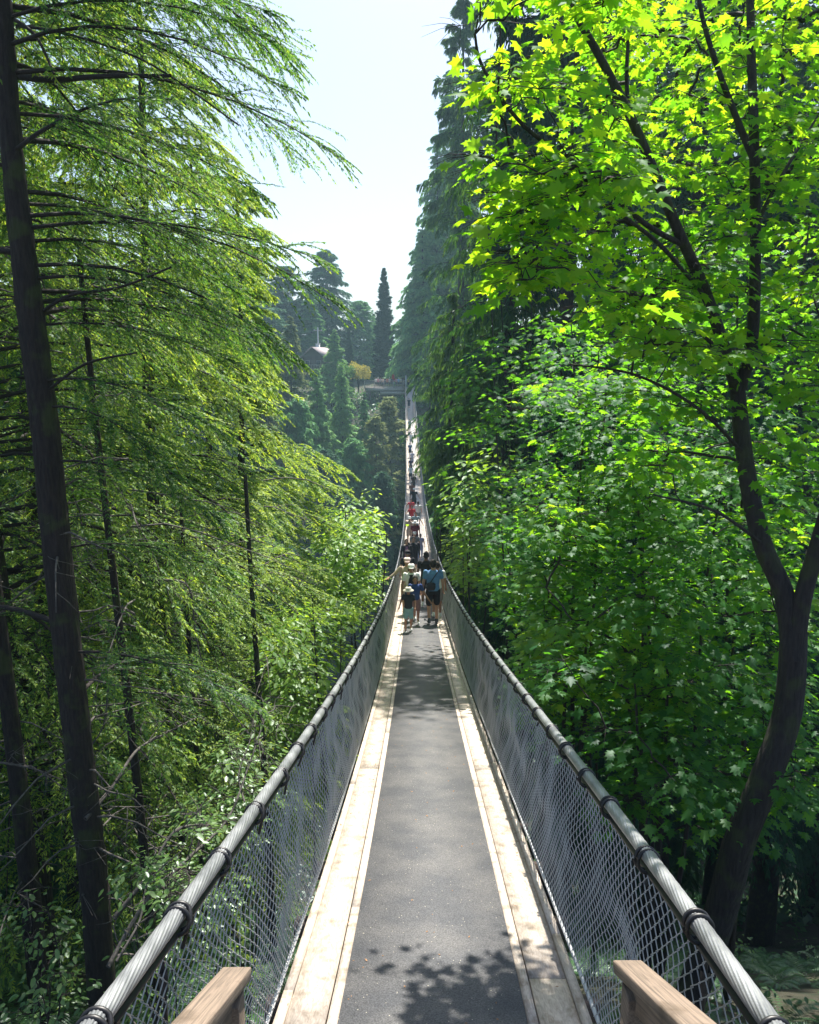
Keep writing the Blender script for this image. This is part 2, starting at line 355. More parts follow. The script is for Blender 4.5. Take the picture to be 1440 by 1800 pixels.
# suspender cables between hand cable and deck
sus = None
for i, d in enumerate(np.arange(2.1, LB - 2, 3.0)):
    for s in (-1, 1):
        if sus is None:
            mb = MB(); mb.add(*tube1([(0, 0, -1.2), (0, 0, -.07)], .007, 6)); mb.add(*tube1([(0, 0, -1.14), (0, 0, -1.02)], .016, 8)); mb.add(*tube1([(0, 0, -.2), (0, 0, -.13)], .014, 8))
            sus = mb.obj('suspender', M['darksteel'], None, True)
        o = sus if (i == 0 and s == -1) else sus.copy()
        if o is not sus: COL.objects.link(o)
        o.parent = bridge; o.location = Vector((bx(d) + s * (CW + .012), d, bz(d) + CH)) - Vector(bridge.location)
# wire ties round the hand cable
def tie_mesh():
    mb = MB(); n = 46; t = np.linspace(0, 2, n); a = t * 2 * math.pi
    off = np.where(t < 1, -.018, .018) + (t - np.round(t)) * .01
    rz = .0375 + .010 * np.clip(-np.sin(a), 0, 1)
    P = np.stack([rz * np.cos(a), np.interp(t, [0, .9, 1.1, 2], [-.022, -.016, .016, .022]), rz * np.sin(a) - .012], -1)
    mb.add(*tubes(P[None], .0075, 7)); mb.add(*tube1([(.03, 0, -.05), (.01, .01, -.11)], .007, 6)); return mb
tie = None; tiepts = list(np.arange(1.06, 1.06 + 50 * .56, .56))
for i, d0_ in enumerate(tiepts):
    for s in (-1, 1):
        d = d0_ + U(-.05, .05)
        if tie is None: tie = tie_mesh().obj('cable_tie', M['black'], None, True)
        o = tie if (i == 0 and s == -1) else tie.copy()
        if o is not tie: COL.objects.link(o)
        o.parent = bridge; o.rotation_euler = (math.atan(bslope(d)), R(U(-12, 12)), R(U(-8, 8))); o.location = Vector((bx(d) + s * CW, d + U(-.02, .02), bz(d) + CH)) - Vector(bridge.location)
mb = MB()
for d in np.arange(tiepts[-1] + .56, LB, .56):
    for s in (-1, 1):
        P = np.array([bx(d) + s * CW, d, bz(d) + CH]); mb.add(*tube1([P + (0, -.03, 0), P + (0, .03, 0)], .037, 8))
o = bpart('distant_cable_ties', mb, M['black']); o['kind'] = 'stuff'

# dry leaves and needles lying on the deck
n = 420; yy = U(2.6, 26, n) ; xx = bx(yy) + np.where(U(0, 1, n) < .55, U(-.44, .44, n), np.sign(U(-1, 1, n)) * U(.5, .74, n))
off_ = np.where(np.abs(xx - bx(yy)) < .446, .0165, .0195)
V, F = rhombi_flat = (lambda P, a, L, W_: (np.stack([P, P + np.stack([np.cos(a + .5) * L * .5, np.sin(a + .5) * L * .5, 0 * L + .002], -1), P + np.stack([np.cos(a) * L, np.sin(a) * L, 0 * L + W_], -1), P + np.stack([np.cos(a - .5) * L * .5, np.sin(a - .5) * L * .5, 0 * L + .001], -1)], 1).reshape(-1, 3), np.arange(len(P) * 4).reshape(-1, 4)))(np.stack([xx, yy, bz(yy) + off_], -1), U(0, 6.28, n), U(.008, .03, n), U(.0, .006, n))
V[:, 2] = np.maximum(V[:, 2], bz(V[:, 1]) + .0165)
g = MB(); g.add(V, F); tag(g.obj('leaf_litter', plain('dry_leaf', (.24, .13, .06), .8, 0, 90, .5)), 'dry leaf bits and needles scattered on the deck', 'leaf litter', kind='stuff')

# wooden stair handrails at the near end
def handrail(s, label):
    px = at(416, 1702, 2.5) if s < 0 else at(1104, 1690, 2.5)
    root = empty('stair_handrail', (px[0], px[1], float(bz(px[1]))), label, 'handrail', 'wooden handrails of the steps down to the bridge')
    h = px[2] - float(bz(px[1])); sl = R(28)
    def seg(name, y0, y1, wdt, th, dz, m, parent=root):
        L = (y1 - y0) / math.cos(sl); c = (y0 + y1) / 2
        mb = MB(); add_box(mb, (0, 0, 0), (wdt, abs(L), th)); o = mb.obj(name, m, parent); o.location = (0, c, h + dz - math.tan(sl) * c); o.rotation_euler = (-sl, 0, 0); bevel(o, .005); return o
    seg('top_rail', -2.6, 0, .092, .038, -.019, M['railwood'])
    seg('upper_stringer', -2.6, -.10, .036, .085, -.086, M['railwood'])
    seg('lower_stringer', -2.6, -.10, .036, .085, -.75, M['railwood'])
    for y in (-.115, -1.3, -2.45):
        top = h - math.tan(sl) * (y + .04) - .045; zb = 0 if y > -1 else .3
        mb = MB(); add_box(mb, (0, y, (top + zb) / 2), (.078, .078, top - zb)); bevel(mb.obj('post', M['railwood'], root), .004)
    for y in np.arange(-.26, -2.35, -.125):
        if abs(y + 1.3) < .08: continue
        top = h - math.tan(sl) * y - .125
        mb = MB(); add_box(mb, (0, y, top - .31), (.034, .034, .62)); bevel(mb.obj('baluster', M['darkwood'], root), .003)
    return root
handrail(-1, 'wooden stair handrail at the lower left, before the left wire side of the bridge')
handrail(1, 'wooden stair handrail at the lower right, before the right wire side of the bridge')

# ---------------------------------------------------------------- trees
def rhombi(P, Dr, Nn, L, Wd):
    S = norm(np.cross(Dr, Nn)); n = len(P); L = L[:, None]; Wd = Wd[:, None]
    mid = P + Dr * L * .42
    V = np.stack([P, mid + S * Wd * .5, P + Dr * L, mid - S * Wd * .5], 1).reshape(-1, 3)
    return V, np.arange(n * 4).reshape(n, 4)
def yawdir(a, z): return norm(np.stack([np.cos(a), np.sin(a), z], -1))
def corridor(P):
    """true where a point would be inside the bridge's walking space"""
    x, y, z = P[..., 0], P[..., 1], P[..., 2]
    return (np.abs(x - bx(y)) < .98) & (y > -3) & (y < LB) & (z > bz(y) - .35) & (z < bz(y) + 2.7)
def lit_corridor(P, lo=None, cut=None):
    x, y, z = P[..., 0], P[..., 1], P[..., 2]
    t = (z - bz(y)) / SD.z; X = x - t * SD.x; Y = y - t * SD.y
    t = (z - bz(Y)) / SD.z; X = x - t * SD.x; Y = y - t * SD.y
    return X - bx(Y), Y
def shade(P):
    """foliage that would put the open, sunlit lengths of the deck in shade"""
    X, Y = lit_corridor(P); Y2 = Y + .9 * hnoise(P[..., :2] * 1.0, .8, 4)
    return (np.abs(X) < .85) & (((Y + .55 * hnoise(P[..., :2], .23, 9) > 3.75) & (Y2 < 9.5)) | ((Y2 > 22) & (Y < 88)) | ((Y > 3.0) & (Y <= 3.7 + .0 * X) & (X < -.1)))
def blocked(P): return corridor(P) | shade(P)
def thinned(P):
    X, Y = lit_corridor(P); return corridor(P) | ((np.abs(X) < .9) & (Y > 23) & (Y < 92) & (U(0, 1, *X.shape) < .55))
def conifer(H, lo, nb, Lmax, leaf=(.06, .016), n2=24, n3=12, up=.2, droop=.5, az=None, shape='cone', hang=0.0, tone=.5, spread=.42, sec=False, lean=0, woodr=.016, hs=None, jit=.35, gaps=0.0, Lcap=None):
    hb = np.sort(U(lo, H, nb)) if hs is None else np.asarray(hs, float); nb = len(hb)
    hgv = hang(hb) if callable(hang) else np.full(nb, float(hang)); heavy = (not callable(hang)) and hang >= .5
    rel = np.clip((H - hb) / (H - lo), 0, 1)
    sh = rel ** .8 if shape == 'cone' else (np.minimum(1, rel * 2.2) ** .6 if shape == 'old' else rel ** .72 * (1 - .3 * rel ** 8))
    L = Lmax * (sh * .98 + .02) * U(.6, 1.15, nb)
    az = U(0, 2 * math.pi, nb) if az is None else az(nb, hb)
    upv = up * U(.5, 1.5, nb) + .5 * (1 - rel) ** 3; dr = droop * U(.75, 1.3, nb)
    if Lcap is not None: L = np.minimum(L, (Lcap(hb) if callable(Lcap) else Lcap) * U(.8, 1.05, nb) / np.maximum(np.cos(az), .2))
    base = np.stack([lean * hb, 0 * hb, hb], -1)
    curl = U(-.3, .3, nb)
    def pos(t):  # t (nb,m)
        a = az[:, None] + curl[:, None] * t
        return base[:, None] + np.stack([np.cos(a) * t * L[:, None], np.sin(a) * t * L[:, None], L[:, None] * (upv[:, None] * t - dr[:, None] * t ** 2)], -1)
    t2 = np.linspace(.12, 1, n2)[None] + rng.normal(0, .4 / n2, (nb, n2)); t2 = np.clip(t2, .1, 1)
    p2 = pos(t2); side = np.where(np.arange(n2) % 2 == 0, 1, -1)[None]
    a2 = az[:, None] + curl[:, None] * t2 + side * R(54) * U(.35, 1.5, nb, n2) * (1.05 - .6 * t2)
    l2 = L[:, None] * spread * (np.clip(1.02 - t2, 0, 1) ** .55) * np.minimum(1, t2 * 3 + .3) * U(.6, 1.2, nb, n2) + .08 * min(1, Lmax)
    sl = (upv[:, None] - 2 * dr[:, None] * t2) * .6
    d2 = yawdir(a2, sl + rng.normal(0, .2, (nb, n2)))
    p2 = p2.reshape(-1, 3); d2 = d2.reshape(-1, 3); l2 = l2.ravel(); a2 = a2.ravel()
    if gaps:
        keep = U(0, 1, len(l2)) > gaps; p2, d2, l2, a2 = p2[keep], d2[keep], l2[keep], a2[keep]
        bi = np.repeat(np.arange(nb), n2)[keep]
    else: bi = np.repeat(np.arange(nb), n2)
    hg = hgv[bi] * U(.1, 1.9, len(bi)); dd = .22 * U(.2, 1.8, len(bi)) + hg
    def pos2(u): return p2[:, None] + d2[:, None] * (l2[:, None] * u)[..., None] - np.array([0, 0, 1.]) * (dd[:, None] * l2[:, None] * u ** 2)[..., None]
    u = (np.arange(n3)[None] + U(0, 1, len(l2), n3)) / n3
    q = pos2(u)
    Ps, Ds, Rs = [], [], []
    for sd in (1, -1):
        a3 = a2[:, None] + sd * R(48) * U(.5, 1.35, len(l2), n3)
        z3 = (d2[:, 2:3] - 2 * dd[:, None] * u) * .7 - .10 - hg[:, None] * 1.6 + rng.normal(0, .2, a3.shape)
        Ps.append(q.reshape(-1, 3)); Ds.append(yawdir(a3, z3).reshape(-1, 3))
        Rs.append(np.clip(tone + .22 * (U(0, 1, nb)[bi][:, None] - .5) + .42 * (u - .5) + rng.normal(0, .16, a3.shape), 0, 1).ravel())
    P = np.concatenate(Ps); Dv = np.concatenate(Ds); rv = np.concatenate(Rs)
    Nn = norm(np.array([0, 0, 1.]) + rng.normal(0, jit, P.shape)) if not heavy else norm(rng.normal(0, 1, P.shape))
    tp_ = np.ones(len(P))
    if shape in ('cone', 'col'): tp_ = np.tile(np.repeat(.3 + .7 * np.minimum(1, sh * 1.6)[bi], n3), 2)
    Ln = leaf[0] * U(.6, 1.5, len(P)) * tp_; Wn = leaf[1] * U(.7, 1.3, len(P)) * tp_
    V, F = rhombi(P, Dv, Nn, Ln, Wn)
    leafset = (V, F, rv)
    wb = tubes(pos(np.linspace(0, 1, 7)[None] * np.ones((nb, 1))), (np.maximum(woodr * L[:, None], .006) * np.linspace(1, .12, 7)[None]), 5)
    ws = tubes(pos2(np.linspace(0, 1, 3)[None] * np.ones((len(l2), 1))), np.maximum(.0022, .004 * l2[:, None]) * np.array([1, .7, .2])[None], 3) if sec else None
    return leafset, wb, ws
def cull(leafset, wx, fn):
    V, F, rv = leafset; C = V.reshape(-1, 4, 3)[:, 0] + wx
    k = ~fn(C); V = V.reshape(-1, 4, 3)[k].reshape(-1, 3); return V, np.arange(len(V)).reshape(-1, 4), rv[k]
def tree_obj(name, loc, label, leafset, wb, ws, trunk, leafm, barkm, cat='tree', group=None, rz=0, trunkS=12, twigpart=True):
    root = empty(name, loc, label, cat, group, rz)
    mb = MB(); mb.add(*tube1(trunk[0], trunk[1], trunkS, 40)); mb.obj('trunk', barkm, root, True)
    mb = MB(); mb.add(*wb)
    if ws: mb.add(*ws)
    mb.obj('branches', M['twig'], root)
    mb = MB(); mb.add(*leafset); mb.obj('crown', leafm, root)
    return root
def trunkline(H, r0, r1, lean=0, wob=.1, n=8):
    z = np.linspace(-1.5, H, n); return (np.stack([lean * np.maximum(z, 0) + wob * np.sin(z * .35 + 1) * (z > 0), wob * np.cos(z * .3) - wob, z], -1), np.interp(z, [-1.5, 0, H], [r0 * 1.3, r0, r1]))

# --- left: the big hemlock whose trunk crosses the whole left side
def near_hemlock():
    tp = [(-10, -160, .06), (4, 0, .07), (20, 250, .085), (50, 520, .108), (80, 760, .12), (106, 1020, .125), (140, 1330, .13), (166, 1560, .135), (184, 1800, .14)]
    pts = np.array([at(a, b, 7.1 / (cp - (b - 900) / FPX * sp)) for a, b, c in tp]); rad = np.array([c for _, _, c in tp])
    base = np.array([pts[-1][0] + .1, 7.1, float(gz(pts[-1][0], 7.1)) - .3]); top = pts[0] + np.array([-.1, 0, 4.5])
    pts = np.concatenate([[top], pts, [base]]); rad = np.concatenate([[.05], rad, [.24]])
    loc = (base[0], base[1], base[2]); off = np.array(loc)
    root = empty('hemlock_tree', loc, 'large hemlock whose bare dark trunk runs up the left edge, lacy boughs reaching right', 'tree', 'conifers along the left of the bridge')
    mb = MB(); V, F = tube1((pts - off)[::-1], rad[::-1], 22, 120)
    ang = np.arctan2(V[:, 1], V[:, 0]); V = V + rng.normal(0, .004, V.shape); mb.add(V, F); mb.obj('trunk', M['bark'], root, True)
    # branches: mostly to the right and away
    zt = pts[::-1, 2]; xt = pts[::-1, 0]
    H = top[2] - off[2]
    hs = np.concatenate([np.linspace(4.6, 8.0, 10) + U(-.1, .1, 10), np.linspace(8.0, H - .3, 74)])
    hs = hs[np.argsort(hs)]
    def azf(n, hb): return np.where(U(0, 1, n) < .72, rng.normal(R(10), R(42), n), U(R(60), R(250), n))
    ls, wb, ws = conifer(H, 3.5, 0, 3.5, (.036, .012), 44, 32, .14, .34, azf, 'old', lambda h: np.interp(h + off[2], [1, 4], [.04, .17]), .34, .42, True, 0, .008, hs, .5, Lcap=lambda h: np.interp(h + off[2], [2.5, 3.3], [1.8, 2.65]))
    lx = np.interp(hs + off[2], zt, xt) - off[0]
    # shift every element by its trunk offset at that height (trunk leans)
    def sh(V): V = V.copy(); V[:, 0] += np.interp(V[:, 2] + off[2], zt, xt) - off[0]; return V
    ls = (sh(ls[0]), ls[1], ls[2]); wb = (sh(wb[0]), wb[1]); ws = (sh(ws[0]), ws[1])
    def front(P): return corridor(P) | ((P[:, 1] < 7.15) & (P[:, 0] < (np.interp(P[:, 2], zt, xt) + .30) * np.maximum(P[:, 1], .5) / 7.1))
    ls = cull(ls, off, front)
    mb = MB(); kw_ = ~front(wb[0].reshape(-1, 35, 3)[:, 20] + off); mb.add(wb[0].reshape(-1, 35, 3)[kw_].reshape(-1, 3), wb[1].reshape(-1, 30, 4)[:kw_.sum()].reshape(-1, 4)); k_ = ~front(ws[0].reshape(-1, 9, 3)[:, 0] + off); ws = (ws[0].reshape(-1, 9, 3)[k_].reshape(-1, 3), ws[1].reshape(-1, 6, 4)[:k_.sum()].reshape(-1, 4)); mb.add(*ws)
    for pl, r in (([(20, 132), (90, 140), (180, 134), (300, 133)], .032), ([(0, 20), (60, 60), (95, 130)], .02), ([(30, 45), (120, 60), (260, 110), (420, 220)], .014), ([(60, 560), (120, 520), (210, 505), (300, 470)], .018), ([(80, 690), (150, 640), (240, 620)], .016)):
        P = np.array([at(a, b, 7.0 - .25 * j) for j, (a, b) in enumerate(pl)]) - off
        mb.add(*tube1(P, np.linspace(r, r * .45, len(P)), 8, 20))
    mb.obj('branches', M['twig'], root)
    # snapped-off stubs and bare twigs low on the trunk
    mb = MB()
    for i in range(26):
        z = U(1.2, 6.5); a = U(-2.2, 2.6); L = U(.25, 1.5)
        x0 = np.interp(z + off[2], zt, xt) - off[0]
        t = np.linspace(0, 1, 6); P = np.stack([x0 + np.cos(a) * L * t, np.sin(a) * L * t, z + L * (.12 * t - .35 * t ** 2) + .03 * np.sin(t * 9 + i)], -1)
        mb.add(*tube1(P, np.linspace(.013, .003, 6), 5))
        for q in range(5):
            j = rng.integers(1, 6); b = P[j]; e = b + np.array([U(-.3, .3), U(-.3, .3), U(-.3, .1)]); mb.add(*tube1([b, (b + e) / 2 + U(-.03, .03, 3), e], [.004, .003, .0015], 4))
    mb.obj('dead_twigs', M['deadwood'], root)
    mb = MB(); mb.add(*ls); mb.obj('crown', M['hemlock'], root)
near_hemlock()

# --- left: hemlocks close behind
GL = 'conifers along the left of the bridge'
def hem(x, y, topz, Lmax, label, nb=120, seed_tone=.6, azc=0, azs=70, lo_z=-6, leaf=(.056, .020), n2=34, n3=22, droop=.55, gaps=.05, frac=.75, leafm='hemlock'):
    b = float(gz(x, y)) - .2; H = topz - b; lo = max(1.0, lo_z - b)
    def azf(n, hb): return np.where(U(0, 1, n) < frac, rng.normal(R(azc), R(azs), n), U(0, 2 * math.pi, n))
    hs = np.sort(U(lo, min(H - .3, lo + (H - lo)), nb))
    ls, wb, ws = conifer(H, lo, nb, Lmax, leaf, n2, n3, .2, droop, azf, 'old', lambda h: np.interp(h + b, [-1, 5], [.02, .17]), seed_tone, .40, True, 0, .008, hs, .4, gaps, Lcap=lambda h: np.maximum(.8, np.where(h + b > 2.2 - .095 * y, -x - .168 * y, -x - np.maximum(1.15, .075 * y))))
    ls = cull(ls, np.array([x, y, b]), corridor)
    return tree_obj('hemlock_tree', (x, y, b), label, ls, wb, ws, trunkline(H, .12 + .004 * H, .03), M[leafm], M['bark'], 'tree', GL)
hem(-5.9, 11.2, 15, 4.2, 'hemlock right behind the big left trunk, boughs lit yellow-green on top', 150, .62, 5, 55, -5)
hem(-4.9, 15.5, 10.5, 3.6, 'slender hemlock with bright drooping boughs beside the left wire side', 140, .72, 0, 60, -8.5)
hem(-9.0, 9.5, 15, 4.0, 'hemlock at the far left edge, seen left of the big trunk', 110, .5, 10, 70, -5)
hem(-4.3, 20.5, 7.0, 3.0, 'pale green hemlock with layered boughs above the left hand cable', 130, .78, -5, 60, -11, (.085, .03))
hem(-8.2, 17.5, 16, 4.6, 'tall shaded hemlock filling the gap right of the big left trunk', 170, .5, 0, 60, -8, (.085, .03))
hem(-6.5, 25.5, 9.0, 3.6, 'hemlock with darker curling sprays standing behind the layered pale one', 120, .42, 0, 70, -14, (.10, .036), 30, 15)
hem(-12.5, 21, 18, 5.0, 'tall hemlock deep in the left wood, top lost above the picture', 130, .5, 0, 70, -9, (.10, .036), 30, 15)
hem(-13.5, 14, 15, 4.5, 'deep shade hemlock behind the left edge of the wood', 110, .4, 0, 70, -8, (.09, .034), 30, 15)
hem(-11, 31, 15, 4.6, 'hemlock farther down the left slope, its tip against the sky', 130, .5, 0, 70, -16, (.13, .045), 28, 13)

# bare trunks standing in the dark of the left understorey
for i, (px, py, Dp, r, lab) in enumerate(((248, 1500, 9.5, .05, 'thin dark bare trunk just right of the big left trunk'), (455, 1180, 13.5, .06, 'thin upright bare trunk half hidden by pale boughs on the left'),
                                           (18, 1350, 9, .10, 'mossy dark trunk at the extreme left edge'), (330, 1250, 14, .05, 'slim leaning bare trunk in the shade left of the bridge'))):
    p = at(px, py, Dp); b = float(gz(p[0], p[1])) - .2
    root = empty('bare_tree', (p[0], p[1], b), lab, 'tree', 'bare trunks in the left understorey'); H = 9.5
    mb = MB(); P, r_ = trunkline(H, r * 1.3, r * .5, .01 * (i - 1), .08); mb.add(*tube1(P, r_, 10, 30)); mb.obj('trunk', M['bark'], root, True)
    mb = MB()
    for q in range(26):
        z = U(2.0, H); a = U(0, 6.28); L = U(.5, 2.0); t = np.linspace(0, 1, 6)
        Q = np.stack([np.cos(a) * L * t + .02 * z, np.sin(a) * L * t, z + L * (.1 * t - .4 * t * t) + .04 * np.sin(7 * t + q)], -1); mb.add(*tube1(Q, np.linspace(.012, .003, 6), 4))
        for _ in range(6):
            j = rng.integers(1, 6); e = Q[j] + np.array([U(-.4, .4), U(-.4, .4), U(-.35, .1)]); mb.add(*tube1([Q[j], (Q[j] + e) / 2 + U(-.04, .04, 3), e], [.004, .003, .0015], 3))
    mb.obj('bare_branches', M['deadwood'], root)

# fallen / dead pale branches lower left
def deadbranch(pl, D0, D1, r, label, n=10):
    P = np.array([at(a, b, D0 + (D1 - D0) * i / (len(pl) - 1)) for i, (a, b) in enumerate(pl)]); o = P[0].copy()
    mb = MB(); mb.add(*tube1(P - o, np.linspace(r, r * .35, len(P)), 8, 40))
    for _ in range(n):
        j = rng.integers(1, len(P)); b = (P[j - 1] + (P[j] - P[j - 1]) * U(0, 1)) - o; t = np.linspace(0, 1, 6)[:, None]; v = np.array([U(-.5, .5), U(-.4, .4), U(-.1, .55)]) * U(.5, 1.3)
        Q = b + v * t + .03 * np.sin(t * 8 + U(0, 6, 3)); mb.add(*tube1(Q, np.linspace(r * .35, .002, 6), 5))
        for _ in range(2): e = Q[3] + U(-.22, .22, 3); mb.add(*tube1([Q[3], (Q[3] + e) / 2 + U(-.02, .02, 3), e], [.004, .003, .0012], 4))
    tag(link('dead_branch', mb.mesh('dead_branch', M['deadwood'], True), None, o), label, 'branch', 'dead branches leaning in the lower left')
deadbranch([(150, 1440), (200, 1380), (240, 1320), (290, 1290), (345, 1262)], 7.6, 9, .022, 'pale dead branch rising right from behind the big left trunk')
deadbranch([(190, 1700), (260, 1580), (330, 1510), (400, 1440), (436, 1350), (470, 1250)], 6.2, 8.5, .020, 'long bowed dead branch running up beside the left hand cable')
deadbranch([(200, 1615), (255, 1545), (300, 1470), (330, 1452), (380, 1450)], 7.0, 7.8, .022, 'mossy dead branch with a sharp crook above the left hand cable', 8)
deadbranch([(205, 1690), (245, 1620), (262, 1550), (320, 1495)], 6.0, 6.6, .012, 'thin dead branch forking beside the lowest visible stretch of the big left trunk', 6)
deadbranch([(0, 1080), (40, 1040), (110, 995), (160, 985)], 8.4, 8.0, .014, 'bare dead bough left of the big trunk at mid height', 8)
deadbranch([(190, 1200), (180, 1280), (130, 1350), (110, 1420)], 8.2, 8.0, .010, 'thin drooping dead twig crossing the big left trunk', 6)
deadbranch([(270, 1020), (330, 1030), (345, 1120), (370, 1200), (430, 1280), (500, 1360)], 9.5, 9.8, .014, 'long drooping bare branch beneath the lit left boughs', 12)
deadbranch([(0, 1340), (60, 1352), (110, 1372)], 7.4, 7.6, .012, 'short bare branch poking out left of the big trunk', 5)
deadbranch([(430, 1410), (420, 1360), (440, 1300), (450, 1240)], 7.8, 8.6, .010, 'fine tangle of dead twigs touching the left hand cable', 14)

# --- broadleaf leaves
ML = np.array([(0, 0), (.27, -.10), (.20, .13), (.53, .30), (.25, .40), (.36, .62), (.15, .62), (0, 1.0), (-.15, .62), (-.36, .62), (-.25, .40), (-.53, .30), (-.20, .13), (-.27, -.10), (0, .32)])
def maple_leaves(P, Dr, Nn, S, cup=.25):
    """palmate leaves; P,Dr,Nn (n,3), S (n,)"""
    Sd = norm(np.cross(Dr, Nn)); Nn = np.cross(Sd, Dr); n = len(P); k = len(ML)
    x = ML[:, 0][None, :, None]; y = ML[:, 1][None, :, None]; z = (-cup * np.abs(ML[:, 0]) - .22 * ML[:, 1] ** 2)[None, :, None]
    V = P[:, None] + S[:, None, None] * (Sd[:, None] * x + Dr[:, None] * y + Nn[:, None] * z)
    tri = np.array([(14, i, (i + 1) % 14) for i in range(14)])
    F = (np.arange(n)[:, None, None] * k + tri[None]).reshape(-1, 3)
    return V.reshape(-1, 3), F
def oval_leaves(P, Dr, Nn, S, wd=.5):
    Sd = norm(np.cross(Dr, Nn)); n = len(P)
    o = np.array([(0, 0), (.5 * wd, .3), (.42 * wd, .7), (0, 1), (-.42 * wd, .7), (-.5 * wd, .3)])
    z = -.15 * o[:, 1] ** 2 + .12 * np.abs(o[:, 0])
    V = P[:, None] + S[:, None, None] * (Sd[:, None] * o[None, :, :1] + Dr[:, None] * o[None, :, 1:] + Nn[:, None] * z[None, :, None])
    i = np.arange(n * 6).reshape(n, 6); F = np.concatenate([i[:, [0, 1, 2, 3]], i[:, [0, 3, 4, 5]]])
    return V.reshape(-1, 3), F
def pads(C, A, nper, rad, size, kind='maple', tone=.5, flat=.16, tilt=.28, keepfn=None):
    """layered leaf pads at C hanging off anchors A"""
    n = len(C); od = C - A; od[:, 2] *= .3; od = norm(od + rng.normal(0, .15, od.shape))
    a = np.arctan2(od[:, 1], od[:, 0])
    m = n * nper; i = np.repeat(np.arange(n), nper)
    rr = rad * U(.7, 1.3, n)
    th = U(0, 2 * math.pi, m); q = np.sqrt(U(0, 1, m))
    lx = q * np.cos(th) * rr[i] * 1.3; ly = q * np.sin(th) * rr[i]
    dx = np.cos(a[i]) * lx - np.sin(a[i]) * ly; dy = np.sin(a[i]) * lx + np.cos(a[i]) * ly
    dz = -.18 * (lx / rr[i]) * rr[i] - flat * q ** 2 * rr[i] + rng.normal(0, .07 * rad, m) + .22 * rad * rng.integers(-1, 2, m)
    P = C[i] + np.stack([dx, dy, dz], -1)
    aa = a[i] + th * 0 + np.arctan2(ly, lx + rr[i] * .8) * .9 + rng.normal(0, .5, m)
    Dr = yawdir(aa, -U(-.05, .55, m)); Nn = norm(np.array([0, 0, 1.]) + rng.normal(0, tilt, P.shape))
    S = size * U(.6, 1.25, m); rv = np.clip(tone + .3 * (U(0, 1, n)[i] - .5) + rng.normal(0, .15, m), 0, 1)
    if keepfn is not None: k_ = ~keepfn(P); P, Dr, Nn, S, rv = P[k_], Dr[k_], Nn[k_], S[k_], rv[k_]
    V, F = (maple_leaves if kind == 'maple' else oval_leaves)(P, Dr, Nn, S)
    rv = np.repeat(rv, 14) if kind == 'maple' else np.concatenate([rv, rv])
    # twigs: anchor -> pad centre, and little spokes under the leaves
    t = np.linspace(0, 1, 6)[None, :, None]
    tw = A[:, None] * (1 - t) + C[:, None] * t; tw[..., 2] += (.05 * np.linalg.norm(C - A, axis=1))[:, None] * np.sin(np.pi * t[..., 0]); tw[:, 1:-1] += rng.normal(0, .02, tw[:, 1:-1].shape)
    w_ = nearest.w; r0 = np.stack([np.interp(np.linspace(0, 1, 6), [0, 1], [a_, b_2]) for a_, b_2 in zip(.0042 * w_ ** .45 + .001, .0038 * np.maximum(w_ - 1, .4) ** .45)])
    ns = 5; sa = a[:, None] + np.linspace(-1.3, 1.3, ns)[None]; e = C[:, None] + np.stack([np.cos(sa) * rr[:, None], np.sin(sa) * rr[:, None], -.15 * rr[:, None] + 0 * sa], -1) * .8
    sp_ = np.stack([np.repeat(C, ns, 0), (np.repeat(C, ns, 0) + e.reshape(-1, 3)) / 2 + np.array([0, 0, .02]), e.reshape(-1, 3)], 1)
    return (V, F, rv), tubes(tw, r0, 4), tubes(sp_, np.array([[.003, .0022, .001]]) * max(1, rad / .6), 3)
def nearest(C, stems, below=.2):
    """grow the limbs: every pad is reached from the closest point already reached; returns anchors and limb sizes"""
    S = np.concatenate(stems); n = len(C)
    def cost(A_, c): d = A_ - c; return np.sqrt((d ** 2).sum(1)) + .9 * np.maximum(0, d[:, 2] + .05)
    best = np.full(n, 1e9); par = np.zeros(n, int); pt = np.zeros((n, 3)); done = np.zeros(n, bool); order = []
    for i, c in enumerate(C): k_ = cost(S, c); j = int(np.argmin(k_)); best[i] = k_[j]; par[i] = -1; pt[i] = S[j]
    for _ in range(n):
        i = int(np.argmin(np.where(done, 1e9, best))); done[i] = True; order.append(i)
        for f in (.65, 1.0):
            q = pt[i] + (C[i] - pt[i]) * f; d = q - C; k_ = np.sqrt((d ** 2).sum(1)) + .9 * np.maximum(0, d[:, 2] + .05) + .12
            m = (~done) & (k_ < best); best[m] = k_[m]; par[m] = i; pt[m] = q
    wt = np.ones(n)
    for i in reversed(order):
        if par[i] >= 0: wt[par[i]] += wt[i]
    nearest.w = wt; return pt
def resample(P, k):
    P = np.asarray(P, float); s = np.concatenate([[0], np.cumsum(np.linalg.norm(np.diff(P, axis=0), axis=1))]); t = np.linspace(0, s[-1], k)
    return np.stack([np.interp(t, s, P[:, i]) for i in range(3)], -1)

